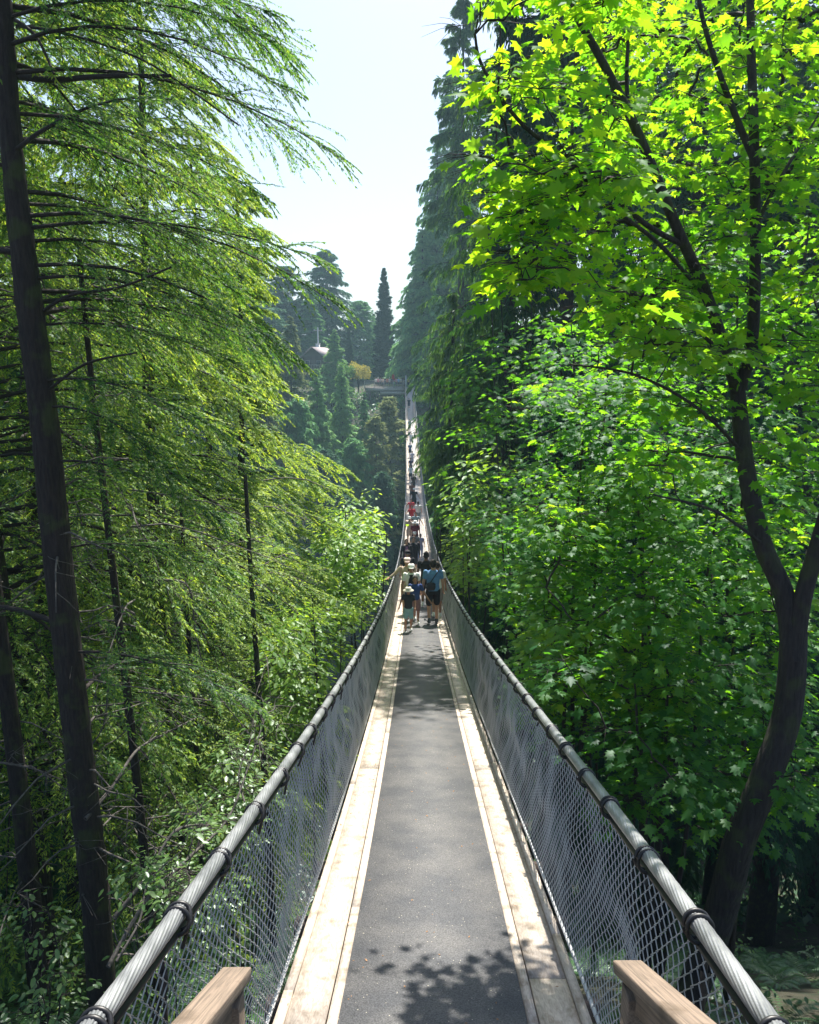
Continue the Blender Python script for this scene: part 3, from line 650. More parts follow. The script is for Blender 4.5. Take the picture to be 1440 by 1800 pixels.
# --- right: the big maple with the forked trunk
GR = 'maples along the right of the bridge'
def inpoly(px, py, poly):
    c = np.zeros(len(px), bool); n = len(poly)
    for i in range(n):
        x1, y1 = poly[i]; x2, y2 = poly[(i + 1) % n]
        c ^= ((y1 > py) != (y2 > py)) & (px < (x2 - x1) * (py - y1) / (y2 - y1 + 1e-9) + x1)
    return c
def sample_poly(poly, n, D0, D1):
    out = []; ph = U(0, 6); sc_ = 6.5 / ((D0 + D1) / 2) * 75
    xs = [p[0] for p in poly]; ys = [p[1] for p in poly]
    while len(out) < n:
        px = U(min(xs), max(xs), 400); py = U(min(ys), max(ys), 400); k_ = inpoly(px, py, poly) & (hnoise(np.stack([px, py * 1.7], -1), sc_, ph) > .08)
        for a, b in zip(px[k_], py[k_]): out.append(at(a, b, U(D0, D1)))
    return np.array(out[:n])
def big_maple():
    J = lambda pl: np.array([at(a, b, d) for a, b, d in pl])
    st = [(J([(1255, 1640, 7.6), (1300, 1480, 7.2), (1345, 1370, 7.0), (1385, 1250, 6.9), (1396, 1110, 6.8)]), .128, .108),
          (J([(1393, 1160, 6.8), (1380, 1050, 6.8), (1342, 960, 6.8), (1318, 860, 6.8), (1304, 760, 6.8), (1296, 680, 6.8)]), .09, .062),
          (J([(1397, 1150, 6.8), (1412, 1050, 6.7), (1440, 950, 6.6), (1480, 800, 6.5), (1510, 600, 6.4), (1530, 350, 6.3), (1540, 0, 6.2)]), .078, .035),
          (J([(1296, 690, 6.8), (1270, 600, 6.7), (1235, 500, 6.6), (1190, 400, 6.5), (1120, 230, 6.4), (1060, 110, 6.3), (1000, 0, 6.2), (960, -120, 6.1)]), .052, .018),
          (J([(1298, 690, 6.8), (1322, 600, 6.85), (1328, 450, 6.9), (1326, 250, 6.95), (1320, 60, 7.0), (1318, -150, 7.05)]), .054, .024),
          (J([(1330, 290, 6.9), (1300, 220, 6.8), (1262, 120, 6.7), (1235, 30, 6.6), (1220, -60, 6.6)]), .03, .012),
          (J([(1200, 430, 6.5), (1130, 390, 6.3), (1030, 300, 6.1), (920, 220, 5.9), (850, 120, 5.8), (835, 60, 5.7)]), .022, .008),
          (J([(1105, 200, 6.4), (1102, 120, 6.4), (1110, 0, 6.4)]), .018, .009),
          (J([(1240, 520, 6.6), (1160, 430, 6.3), (1080, 370, 6.1), (1000, 320, 6.0), (900, 270, 5.8)]), .018, .007),
          (J([(1296, 650, 6.8), (1200, 560, 6.3), (1060, 500, 6.0), (930, 480, 5.8)]), .018, .007),
          (J([(1310, 800, 6.8), (1230, 720, 6.3), (1120, 660, 6.0), (1000, 640, 5.9)]), .018, .006),
          (J([(1345, 960, 6.8), (1260, 900, 6.2), (1150, 870, 6.0)]), .018, .006),
          (J([(1326, 400, 6.9), (1380, 300, 7.2), (1440, 200, 7.4)]), .02, .008)]
    for i in range(3, len(st)):
        P = st[i][0]
        for q in range(len(P)):                 # the upper limbs lean towards the bridge end
            py_ = 900 - FPX * ((P[q][2] - CAMZ) * cp + P[q][1] * sp) / (P[q][1] * cp - (P[q][2] - CAMZ) * sp)
            f = 1 - .15 * min(1, max(0, (690 - py_) / 350)); P[q] = np.array([0, 0, CAMZ]) + (P[q] - (0, 0, CAMZ)) * f
    b0 = st[0][0][0]; base = b0 + np.array([-.35, .35, float(gz(b0[0] - .35, b0[1])) - b0[2] - .3])
    off = base.copy()
    root = empty('maple_tree', tuple(off), 'big backlit maple with twice-forked dark trunk, sunlit yellow-green leaves filling the upper right', 'tree', GR)
    mb = MB(); stems = []
    for i, (P, r0, r1) in enumerate(st):
        if i == 0: P = np.concatenate([[base], P]); r0 = .155
        Q = P - off; mb.add(*tube1(Q, np.linspace(r0, r1, len(Q)), 16 if i < 5 else 8, 40)); stems.append(resample(P, 30))
    mb.obj('trunk', M['maplebark'], root, True)
    stems = stems[1:]
    mb = MB(); tw = MB()
    def keep(P): return blocked(P) | (P[..., 0] < .26)
    for poly, n, D0, D1, nper, rad, tone in (
        ([(1220, -520), (1850, -520), (1850, -50), (1220, -50)], 90, 7.5, 11, 34, .6, .5),  # crown out of view above, extended to shade the lower right ground
        ([(812, -40), (1090, -40), (1090, 520), (890, 520), (870, 420), (800, 300), (840, 200)], 100, 4.2, 5.6, 15, .28, .66),
        ([(790, -40), (1440, -40), (1440, 300), (1300, 420), (1110, 420), (1000, 470), (880, 500), (930, 400), (820, 300), (850, 200), (810, 120)], 210, 5.7, 7.8, 20, .36, .62),
        ([(820, 250), (960, 270), (1000, 380), (900, 420)], 20, 4.6, 5.8, 18, .28, .7),
        ([(800, -40), (1440, -40), (1440, 260), (1250, 300), (1050, 330), (900, 200)], 60, 7.4, 9.8, 26, .48, .66),
        ([(1340, 250), (1480, 200), (1480, 700), (1350, 640)], 30, 6.0, 8.5, 30, .36, .55),
        ([(1000, 470), (1250, 380), (1330, 520), (1330, 640), (1080, 600), (1000, 560)], 70, 5.4, 7.6, 20, .34, .62),
        ([(780, 610), (860, 590), (1000, 640), (1060, 700), (900, 760), (800, 740)], 26, 5.4, 7.0, 20, .32, .55),
        ([(1050, 640), (1300, 600), (1480, 650), (1480, 1000), (1250, 900), (1080, 800)], 34, 6.4, 8.8, 22, .38, .5)):
        C = sample_poly(poly, n, D0, D1); C = C[~blocked(C)]
        if len(C) < 3: continue
        A = nearest(C, stems)
        ls, t1, t2 = pads(C, A, nper, rad, .104, 'maple', tone, tilt=.5, keepfn=keep)
        mb.add(ls[0] - off, ls[1], ls[2]); tw.add(t1[0] - off, t1[1]); tw.add(t2[0] - off, t2[1])
    tw.obj('twigs', M['twig'], root); mb.obj('crown', M['maple'], root)
big_maple()

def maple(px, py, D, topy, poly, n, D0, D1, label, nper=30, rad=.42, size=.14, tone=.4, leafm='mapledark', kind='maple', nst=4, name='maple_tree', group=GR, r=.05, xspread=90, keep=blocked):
    """a slimmer broadleaf tree: stems from the ground below (px,py) up through its leafy outline"""
    b = at(px, py, D); b[2] = float(gz(b[0], b[1])) - .2
    stems = []; mb = MB()
    root = empty(name, tuple(b), label, 'tree', group)
    for i in range(nst):
        e = at(px + U(-xspread, xspread), topy + U(0, 80), D + U(-.6, .6)); t = np.linspace(0, 1, 8)[:, None]
        P = b + (e - b) * np.concatenate([t ** 1.35, t ** 1.35, t], 1) + .06 * np.sin(t * 7 + U(0, 6, 3)); stems.append(resample(P, 40)[6:])
        mb.add(*tube1(P - b, np.linspace(r, r * .25, 8) * U(.6, 1.1), 9, 30))
    mb.obj('trunk', M['maplebark'], root, True)
    C = sample_poly(poly, n, D0, D1); C = C[~blocked(C)]; A = nearest(C, stems)
    ls, t1, t2 = pads(C, A, nper, rad, size, kind, tone, keepfn=keep)
    tw = MB(); tw.add(t1[0] - b, t1[1]); tw.add(t2[0] - b, t2[1]); tw.obj('twigs', M['twig'], root)
    mb = MB(); mb.add(ls[0] - b, ls[1], ls[2]); mb.obj('crown', M[leafm], root)
    return root
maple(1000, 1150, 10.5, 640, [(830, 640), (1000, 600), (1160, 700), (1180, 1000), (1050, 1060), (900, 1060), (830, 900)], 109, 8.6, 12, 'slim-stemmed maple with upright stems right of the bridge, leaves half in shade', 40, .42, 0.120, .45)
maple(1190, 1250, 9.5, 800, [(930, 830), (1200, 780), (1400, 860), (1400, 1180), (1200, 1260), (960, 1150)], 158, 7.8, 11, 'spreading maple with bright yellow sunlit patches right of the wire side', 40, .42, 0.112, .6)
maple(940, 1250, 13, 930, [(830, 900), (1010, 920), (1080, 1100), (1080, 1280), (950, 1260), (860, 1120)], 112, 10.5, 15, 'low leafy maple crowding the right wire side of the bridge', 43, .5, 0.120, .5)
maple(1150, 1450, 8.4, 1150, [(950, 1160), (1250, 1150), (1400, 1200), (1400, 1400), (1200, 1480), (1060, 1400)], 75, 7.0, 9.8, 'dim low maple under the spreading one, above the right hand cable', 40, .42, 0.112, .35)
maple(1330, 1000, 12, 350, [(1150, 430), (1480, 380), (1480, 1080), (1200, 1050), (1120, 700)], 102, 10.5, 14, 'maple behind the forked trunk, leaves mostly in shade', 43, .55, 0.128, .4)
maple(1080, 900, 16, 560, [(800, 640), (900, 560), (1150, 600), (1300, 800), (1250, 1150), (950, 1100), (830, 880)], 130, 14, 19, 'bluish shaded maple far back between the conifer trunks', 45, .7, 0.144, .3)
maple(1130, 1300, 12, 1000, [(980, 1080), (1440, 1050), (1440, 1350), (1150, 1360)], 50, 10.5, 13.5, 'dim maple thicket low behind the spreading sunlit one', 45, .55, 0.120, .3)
maple(840, 960, 24, 760, [(800, 800), (870, 780), (900, 950), (860, 1050), (800, 1000)], 50, 21, 27, 'small deep green tree beside the bridge past the low maple', 40, .8, .22, .45, 'decid', 'oval')
maple(270, 1560, 6.8, 1470, [(235, 1480), (420, 1420), (440, 1500), (330, 1640), (245, 1720)], 34, 5.8, 8.2, 'leafy shrub with small bright leaves between the big left trunk and the left hand cable', 34, .22, .06, .75, 'shrub', 'oval', 5, 'shrub', 'leafy shrubs in the lower left', .015, 60)
maple(60, 1700, 6.2, 1600, [(0, 1560), (110, 1640), (125, 1800), (0, 1800)], 14, 5.4, 7.2, 'leafy shrub in the shade at the lower left corner', 30, .22, .065, .6, 'shrub', 'oval', 5, 'shrub', 'leafy shrubs in the lower left', .015, 50)
maple(420, 1480, 9.5, 1360, [(330, 1340), (470, 1300), (500, 1380), (440, 1480), (340, 1470)], 26, 8.5, 10.5, 'leafy shrub behind the fine dead twigs, left of the hand cable', 34, .3, .08, .7, 'shrub', 'oval', 5, 'shrub', 'leafy shrubs in the lower left', .015, 50)
maple(930, 1000, 20, 300, [(790, -430), (960, -430), (960, -60), (800, -60)], 60, 17, 23, 'tall maple between the low maple and the huge cedar, unseen crown added to shade deck', 34, .9, .2, .4, name='maple_tree')  # crown above the frame, added to cast shade bands on the deck
# left mid: bright broadleaf tree beside the bridge
maple(640, 1010, 22, 880, [(585, 905), (620, 868), (668, 890), (690, 960), (688, 1010), (600, 1090), (545, 1000), (560, 940)], 90, 20, 25, 'bright green broadleaf tree left of the people on the bridge', 46, .62, .17, .65, 'decid', 'oval', 5, 'alder_tree', 'broadleaf trees left of the bridge', .06, 50)
maple(590, 1120, 15, 1050, [(500, 1080), (640, 1040), (670, 1050), (640, 1110), (560, 1200), (480, 1300), (440, 1250)], 50, 13, 17, 'low bushy broadleaf tree close under the left hand cable', 40, .5, .13, .65, 'decid', 'oval', 4, 'alder_tree', 'broadleaf trees left of the bridge', .04, 50)
maple(790, 1010, 30, 860, [(765, 900), (790, 850), (830, 860), (850, 1000), (800, 1040), (775, 980)], 40, 27, 33, 'pale yellow-green leafy tree right behind the people', 40, .8, .2, .75, 'decid', 'oval', 3, 'alder_tree', 'broadleaf trees right of the bridge', .06, 25)

# --- right: tall cedars and firs
GRC = 'tall conifers along the right of the bridge'
def cedar(x, y, topz, Lmax, label, nb=150, tone=.35, leaf=(.22, .06), n2=22, n3=10, hang=.9, lo_z=-20, leafm='cedar', shape='old', droop=.45, name='cedar_tree', group=GRC, keep=None):
    b = float(gz(x, y)) - .2; H = topz - b; lo = max(2.0, lo_z - b)
    ls, wb, ws = conifer(H, lo, nb, Lmax, leaf, n2, n3, .15, droop, None, shape, hang, tone, .40, False, 0, .012)
    ls = cull(ls, np.array([x, y, b]), keep or blocked)
    return tree_obj(name, (x, y, b), label, ls, wb, None, trunkline(H, .14 + .009 * H, .05), M[leafm], M['bark'], 'tree', group)
def px_cedar(px, D, toppy, wpx, label, **kw):
    p = at(px, 900, D); t = at(px, toppy, D); return cedar(p[0], p[1], t[2], wpx / FPX * D, label, **kw)
px_cedar(888, 38, -160, 122, 'huge cedar with hanging dark sprays right of the sky gap', keep=thinned, nb=300, tone=.5, leaf=(.26, .055), n2=26, n3=11, lo_z=-16)
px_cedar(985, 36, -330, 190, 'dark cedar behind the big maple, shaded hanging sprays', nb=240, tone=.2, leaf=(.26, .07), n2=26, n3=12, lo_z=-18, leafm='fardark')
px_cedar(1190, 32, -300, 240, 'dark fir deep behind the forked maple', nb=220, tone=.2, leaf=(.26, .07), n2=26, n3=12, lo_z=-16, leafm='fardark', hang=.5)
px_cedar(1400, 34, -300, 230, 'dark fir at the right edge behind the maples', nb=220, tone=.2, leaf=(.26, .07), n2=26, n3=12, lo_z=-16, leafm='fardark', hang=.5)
px_cedar(806, 88, 60, 84, 'dark green cedar between the huge cedar and the tall fir', nb=300, tone=.5, leaf=(.5, .12), n2=20, n3=10, hang=.6, lo_z=-20, keep=thinned)
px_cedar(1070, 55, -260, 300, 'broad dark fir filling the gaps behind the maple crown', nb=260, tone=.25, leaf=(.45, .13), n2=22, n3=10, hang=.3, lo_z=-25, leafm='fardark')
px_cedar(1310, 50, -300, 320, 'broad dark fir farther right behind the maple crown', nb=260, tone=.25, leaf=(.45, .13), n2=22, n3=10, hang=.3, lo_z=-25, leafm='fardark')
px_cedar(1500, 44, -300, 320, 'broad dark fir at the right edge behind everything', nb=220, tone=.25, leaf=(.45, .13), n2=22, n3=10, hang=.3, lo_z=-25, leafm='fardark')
px_cedar(790, 158, 130, 90, 'tall blue-green fir with its tip against the sky, right of the sky gap', nb=300, tone=.45, leaf=(.9, .26), n2=16, n3=8, hang=.4, lo_z=-5, shape='cone', leafm='farcon')
px_cedar(765, 152, 285, 84, 'blue-green fir one step lower toward the far bank', nb=280, tone=.5, leaf=(.85, .25), n2=18, n3=8, hang=.3, lo_z=-5, shape='cone', leafm='farcon')
px_cedar(742, 147, 410, 66, 'hazy fir just right of the far end of the bridge', nb=240, tone=.55, leaf=(.8, .24), n2=16, n3=8, hang=.2, lo_z=-5, shape='cone', leafm='farcon')
px_cedar(792, 44, 520, 56, 'cedar with bright drooping tips overhanging the right hand cable', nb=170, tone=.7, leaf=(.26, .055), n2=24, n3=10, hang=.8, lo_z=-12, keep=thinned)
px_cedar(835, 42, 800, 48, 'short pale hemlock right of the bridge, tips pointing left', nb=160, tone=.8, leaf=(.26, .06), n2=22, n3=10, hang=0, lo_z=-28, leafm='olive', shape='cone', name='hemlock_tree')
px_cedar(820, 60, 560, 50, 'dark fir low in the shade right of the bridge middle', nb=200, tone=.2, leaf=(.4, .12), n2=18, n3=8, hang=.3, lo_z=-40, leafm='fardark', shape='cone')

# --- far bank conifers: a few kinds, copied
PROTO = {}
def proto(key, H, Rw, nb, leafm, shape='cone', hang=.1, tone=.5, leaf=(.7, .2), droop=.35, n2=14, n3=6, gaps=0, up=.15, lo=.06):
    ls, wb, ws = conifer(H, H * lo, nb, Rw, leaf, n2, n3, up, droop, None, shape, hang, tone, .42, False, 0, .010, None, .35, gaps)
    mbs = []
    mb = MB(); mb.add(*tube1(*trunkline(H, .3, .05), 9, 20)); mbs.append(('trunk', mb.mesh('trunk', M['bark'], True)))
    mb = MB(); mb.add(*wb); mbs.append(('branches', mb.mesh('branches', M['twig'])))
    mb = MB(); mb.add(*ls); mbs.append(('crown', mb.mesh('crown', M[leafm])))
    PROTO[key] = (H, Rw, mbs)
proto('fir', 30, 5.0, 320, 'farcon', 'cone', .1, .5)
proto('full', 30, 6.0, 340, 'farcon', 'old', .25, .5)
proto('bright', 28, 5.2, 320, 'farcon', 'cone', .25, .85)
proto('dark', 30, 6.0, 330, 'fardark', 'old', .2, .5)
proto('olive', 28, 5.5, 300, 'olive', 'cone', 0, .5)
proto('sparse', 24, 4.2, 150, 'olive', 'old', 0, .75, gaps=.2)
proto('cypress', 22, 1.9, 520, 'fardark', 'col', -.1, .35, (.5, .2), -.05, 10, 6, up=.6, lo=.01)
GF = 'conifers on the far bank'
def far(key, px, toppy, D, wpx, label, foot=None, name='fir_tree', group=GF):
    H, Rw, mbs = PROTO[key]; p = at(px, toppy, D); b = float(gz(p[0], p[1])) - .3 if foot is None else foot
    root = empty(name, (p[0], p[1], b), label, 'tree', group, U(0, 6.28)); h = max(p[2] - b, 3)
    sx = (wpx / 2 / FPX * D) / (Rw * .85); root.scale = (sx, sx, h / H)
    for nm, me in mbs: link(nm, me, root)
    return root
T = [('dark', 500, 468, 165, 110, 'dark rounded fir left of the roof, tallest in its clump'), ('dark', 572, 440, 170, 92, 'dark broad fir behind the roof, crown against the sky'),
     ('fir', 545, 500, 160, 70, 'dark fir filling the gap above the roof'), ('full', 632, 528, 175, 70, 'pale hazy fir left of the tall narrow cypress'),
     ('fir', 655, 545, 185, 44, 'faint small fir in the notch of the sky, left of the cypress'), ('bright', 588, 578, 138, 62, 'pale pointed conifer right of the roof'),
     ('olive', 510, 556, 112, 125, 'tall olive conifer left of the roof'), ('olive', 452, 600, 100, 130, 'olive conifer half behind the left boughs'),
     ('bright', 556, 648, 112, 110, 'blue-green conifer on the slope under the roof'), ('bright', 600, 640, 118, 84, 'blue-green conifer below the golden bush'),
     ('full', 520, 700, 104, 110, 'shaded conifer on the slope under the olive ones'), ('fir', 640, 690, 116, 66, 'slim conifer on the slope left of the platform'),
     ('sparse', 684, 700, 112, 80, 'thin brownish hemlock beneath the viewing platform'), ('sparse', 660, 735, 106, 70, 'gaunt pale hemlock lower left of the platform'),
     ('full', 620, 770, 104, 100, 'shaded conifer low on the far slope left of the bridge'), ('dark', 570, 790, 98, 130, 'dark conifer low in the canyon behind the alder'),
     ('dark', 672, 830, 96, 90, 'dark conifer low beside the middle of the bridge, left side'), ('dark', 770, 760, 98, 110, 'dark conifer beside the middle of the bridge, right side'),
     ('dark', 810, 740, 88, 120, 'dark conifer right of the bridge, half behind the cedar'), ('full', 760, 560, 150, 70, 'soft green conifer right of the platform'),
     ('fir', 722, 560, 172, 46, 'hazy conifer behind the right end of the platform'), ('full', 722, 540, 190, 50, 'faint conifer behind the bridge towers'),
     ('full', 790, 600, 140, 90, 'green conifer right of the bridge towers'), ('olive', 510, 790, 90, 110, 'olive conifer low behind the left boughs'),
     ('dark', 430, 480, 150, 130, 'dark conifer behind the left boughs, left of the roof'), ('dark', 380, 620, 110, 140, 'dark conifer deep behind the hemlocks on the left'),
     ('full', 300, 560, 120, 150, 'hidden conifer behind the big hemlock boughs'), ('dark', 200, 500, 120, 160, 'dark conifer far behind the big left trunk'),
     ('full', 60, 500, 120, 180, 'conifer seen in chinks at the left edge'), ('dark', 470, 870, 84, 140, 'dark conifer low in the canyon on the left'),
     ('bright', 700, 640, 160, 40, 'small green conifer right behind the platform people')]
for t in T: far(*t)
far('cypress', 675, 472, 152, 38, 'tall narrow dark cypress standing behind the viewing platform', name='cypress_tree', group='narrow cypresses on the far bank')
far('cypress', 613, 572, 148, 17, 'small narrow cypress between the roof and the tall one', name='cypress_tree', group='narrow cypresses on the far bank')
# hidden depths of both sides (one mass)
def wood_mass():
    H, Rw, mbs = PROTO['dark']; me = mbs[2][1]
    n = len(me.vertices); co = np.empty(n * 3, np.float32); me.vertices.foreach_get('co', co); co = co.reshape(-1, 4, 3)[::2]
    mb = MB()
    for i in range(70):
        if i < 28: x, y = U(-75, -16), U(25, 75)
        elif i < 50: x, y = U(16, 80), U(22, 90)
        else: x, y = U(-90, 100), U(175, 240); x += 40 * np.sign(x) if abs(x) < 40 else 0
        a = U(0, 6.28); s = U(.8, 1.2); h = s * (.8 if i >= 50 else 1.15)
        V = co.reshape(-1, 3) * (s, s, h); V = np.stack([V[:, 0] * math.cos(a) - V[:, 1] * math.sin(a), V[:, 0] * math.sin(a) + V[:, 1] * math.cos(a), V[:, 2]], -1) + (x, y, float(gz(x, y)) - .5)
        mb.add(V, np.arange(len(V)).reshape(-1, 4), np.clip(rng.normal(.5, .2, len(V) // 4), 0, 1))
    tag(mb.obj('forest', M['fardark']), 'dark mass of conifers behind the nearer trees on both banks', 'forest', kind='stuff')
wood_mass()
# golden bush and shrubs beside the platform
def bush(px, py, D, rx, rz_, label, leafm, size=.3, n=2600, group='shrubs on the far bank edge'):
    p = at(px, py, D); v = norm(rng.normal(0, 1, (n, 3))); r = U(.55, 1.05, n)[:, None]; v[:, 2] = np.abs(v[:, 2])
    P = v * r * np.array([rx, rx, rz_]) * (1 + .18 * np.sin(5 * v[:, :1] + 4 * v[:, 2:]))
    V, F = oval_leaves(P, norm(v + rng.normal(0, .6, v.shape)), norm(v + rng.normal(0, .5, v.shape)), size * U(.6, 1.3, n)); rv = np.clip(rng.normal(.5, .2, n), 0, 1)
    root = empty('bush', tuple(p), label, 'bush', group)
    mb = MB(); mb.add(V, F, np.concatenate([rv, rv])); mb.obj('foliage', M[leafm], root)
    mb = MB()
    for i in range(9): a = i * .7; mb.add(*tube1([(0, 0, -2.5), (.1 * rx * math.cos(a), .1 * rx * math.sin(a), 0), (.7 * rx * math.cos(a), .7 * rx * math.sin(a), rz_ * .7)], [.07, .05, .02], 5))
    mb.obj('stems', M['twig'], root)
bush(630, 665, 139, 2.3, 2.6, 'golden yellow bush at the left end of the viewing platform', 'yellowbush')
bush(606, 662, 137, 2.0, 2.2, 'yellow-green bush beside the golden one, under the pale conifer', 'shrub')
bush(756, 705, 122, 2.2, 2.0, 'light green shrub right of the bridge head', 'decid')

# ---------------------------------------------------------------- far bank: house, pole, platform, umbrella
def house():
    p = at(561, 611, 147); root = empty('house', (p[0], p[1], p[2] - 5.1), 'small dark lodge with a pale pitched roof on the far bank', 'house', rz=R(-22))
    root.scale = (.68, .68, .68)
    mb = MB(); add_box(mb, (0, 0, 2.6), (6.5, 7, 5.2)); mb.obj('wall', M['darkwood'], root)
    mb = MB(); V = np.array([(-3.2, -3.48, 5.2), (3.2, -3.48, 5.2), (0, -3.48, 7.5), (-3.2, 3.48, 5.2), (3.2, 3.48, 5.2), (0, 3.48, 7.5)]); mb.add(V, np.array([(0, 1, 2), (5, 4, 3)])); mb.obj('gable', M['darkwood'], root)
    mb = MB()
    for s in (-1, 1):
        a = math.atan2(2.4, 3.4); v, f = box((0, 0, 0), (4.6, 8.4, .16)); c, s_ = math.cos(a), math.sin(a)
        v = np.stack([v[:, 0] * c + v[:, 2] * s_ * s, v[:, 1], -v[:, 0] * s_ * s + v[:, 2] * c], -1) + (s * 1.95, 0, 6.22); mb.add(v, f)
    rf = mb.obj('roof', plain('pale_shingles', (.27, .22, .23), .8, 0, 20, .2), root)
    mb = MB(); add_box(mb, (-1.2, 1.5, 7.4), (.9, .9, 2.2)); add_box(mb, (-1.2, 1.5, 8.56), (1.1, 1.1, .14)); mb.obj('chimney', M['whitesteel'], rf)
    for x in (-1.7, 1.7):
        mb = MB(); add_box(mb, (x, -3.52, 3.4), (1.3, .08, 1.3)); wd = mb.obj('window', M['greywood'], root)
        mb = MB(); add_box(mb, (x, -3.565, 3.4), (1.1, .02, 1.1)); mb.obj('pane', plain('dark_glass', (.03, .04, .05), .1, 0, 3, .1), wd)
    mb = MB(); add_box(mb, (0, -4.0, 2.0), (6.8, 1.2, .12)); add_box(mb, (0, -4.55, 2.9), (6.8, .08, .1))
    for x in np.linspace(-3.3, 3.3, 9): add_box(mb, (x, -4.55, 2.45), (.08, .08, .9))
    mb.obj('balcony', M['greywood'], root)
house()
p = at(560, 640, 150); root = empty('utility_pole', (p[0], p[1], float(gz(p[0], p[1]))), 'tall bare grey pole rising beside the lodge roof', 'pole')
zt = at(558, 576, 150)[2] - root.location.z
mb = MB(); mb.add(*tube1([(0, 0, 0), (0, 0, zt)], [.2, .14], 10)); mb.obj('pole', M['whitesteel'], root)
mb = MB(); add_box(mb, (0, 0, zt - .6), (1.6, .12, .14)); mb.obj('crossarm', M['greywood'], root)
for x in (-.7, .7): mb = MB(); mb.add(*tube1([(x, 0, zt - .53), (x, 0, zt - .3)], [.06, .03], 8)); mb.obj('insulator', M['whitesteel'], root)

PZ = float(bz(LB)) - .05                        # platform floor
PX0, PX1, PY0, PY1 = -7.9, .9, LB, LB + 7
root = empty('viewing_platform', (0, LB, PZ), 'timber viewing platform with wire railing at the far end of the bridge', 'platform')
def pp(name, boxes, m, parent=root, bev=0):
    mb = MB()
    for c, s in boxes: add_box(mb, (c[0], c[1] - LB, c[2] - PZ), s)
    o = mb.obj(name, m, parent); return o
cx, wx = (PX0 + PX1) / 2, PX1 - PX0
pp('floor', [((cx, LB + 3.5, PZ - .06), (wx, 7, .12))], M['greywood'])
pp('beam', [((cx - .6, LB + .06, PZ - .36), (wx - 1.8, .2, .42)), ((cx, LB + 3.4, PZ - .4), (wx, .25, .5)), ((cx + 1.1, LB - .05, PZ - .95), (5.4, .22, .5))], M['greywood'])
pp('underframe', [((cx + 1.2, LB + 1.8, PZ - 1.2), (5.6, 3.0, 1.2))], M['darkwood'])
for x in np.linspace(PX0 + .1, -1.1, 5): pp('railing_post', [((x, LB + .03, PZ + .55), (.12, .12, 1.15))], M['greywood'])
pp('top_rail', [((cx - .55, LB + .03, PZ + 1.16), (wx - 1.2, .16, .07))], M['greywood'])
pp('bottom_rail', [((cx - .55, LB + .03, PZ + .14), (wx - 1.3, .06, .08))], M['greywood'])
for x in (PX0 + 1, -5, -2.2, -.6): pp('support_post', [((x, LB + .6, PZ - 4), (.3, .3, 7))], M['darkwood'])
mb = MB(); xs = np.arange(PX0 + .2, -1.1, .12)
P = np.stack([np.stack([xs, 0 * xs + .03, 0 * xs + .18], -1), np.stack([xs, 0 * xs + .03, 0 * xs + 1.12], -1)], 1); mb.add(*tubes(P, .008, 4)); mb.obj('railing_wires', M['wire'], root)
pp('ticket_booth_panel', [((-.95, LB + .25, PZ + .8), (.7, .12, 1.5))], M['darkwood'])
for x, nm in ((-.62, 'white bridge post left of the far end of the deck'), (.68, 'white bridge post right of the far end of the deck')):
    t_ = empty('cable_post', (x, LB - .15, PZ), nm, 'post', 'posts that carry the cables at the far end')
    mb = MB(); add_box(mb, (0, 0, .75), (.17, .17, 2.5)); mb.obj('post', M['whitesteel'], t_)
    mb = MB(); add_box(mb, (0, 0, 2.06), (.26, .26, .10)); mb.obj('cap', M['greywood'], t_)
# closed red umbrella
root = empty('umbrella', (at(692, 660, 143)[0], 143, PZ), 'closed red umbrella standing among the platform visitors', 'umbrella')
mb = MB(); z = np.array([.9, 1.0, 1.3, 1.9, 2.3, 2.5]); th = np.arange(16) * math.pi / 8
rr = np.array([.10, .26, .24, .20, .12, .02])[:, None] * (1 + .18 * np.cos(8 * th))[None]
V = np.stack([rr * np.cos(th), rr * np.sin(th), z[:, None] + 0 * rr], -1).reshape(-1, 3); i = np.arange(96).reshape(6, 16)
mb.add(V, np.stack([i[:-1], np.roll(i[:-1], -1, 1), np.roll(i[1:], -1, 1), i[1:]], -1).reshape(-1, 4)); mb.obj('canopy', plain('red_canvas', (.55, .02, .03), .7, 0, 10, .1), root, True)
mb = MB(); mb.add(*tube1([(0, 0, 0), (0, 0, 2.65)], .03, 8)); mb.obj('pole', M['whitesteel'], root)
mb = MB(); mb.add(*tube1([(0, 0, 0), (0, 0, .12)], .28, 14)); mb.obj('base', M['darksteel'], root)

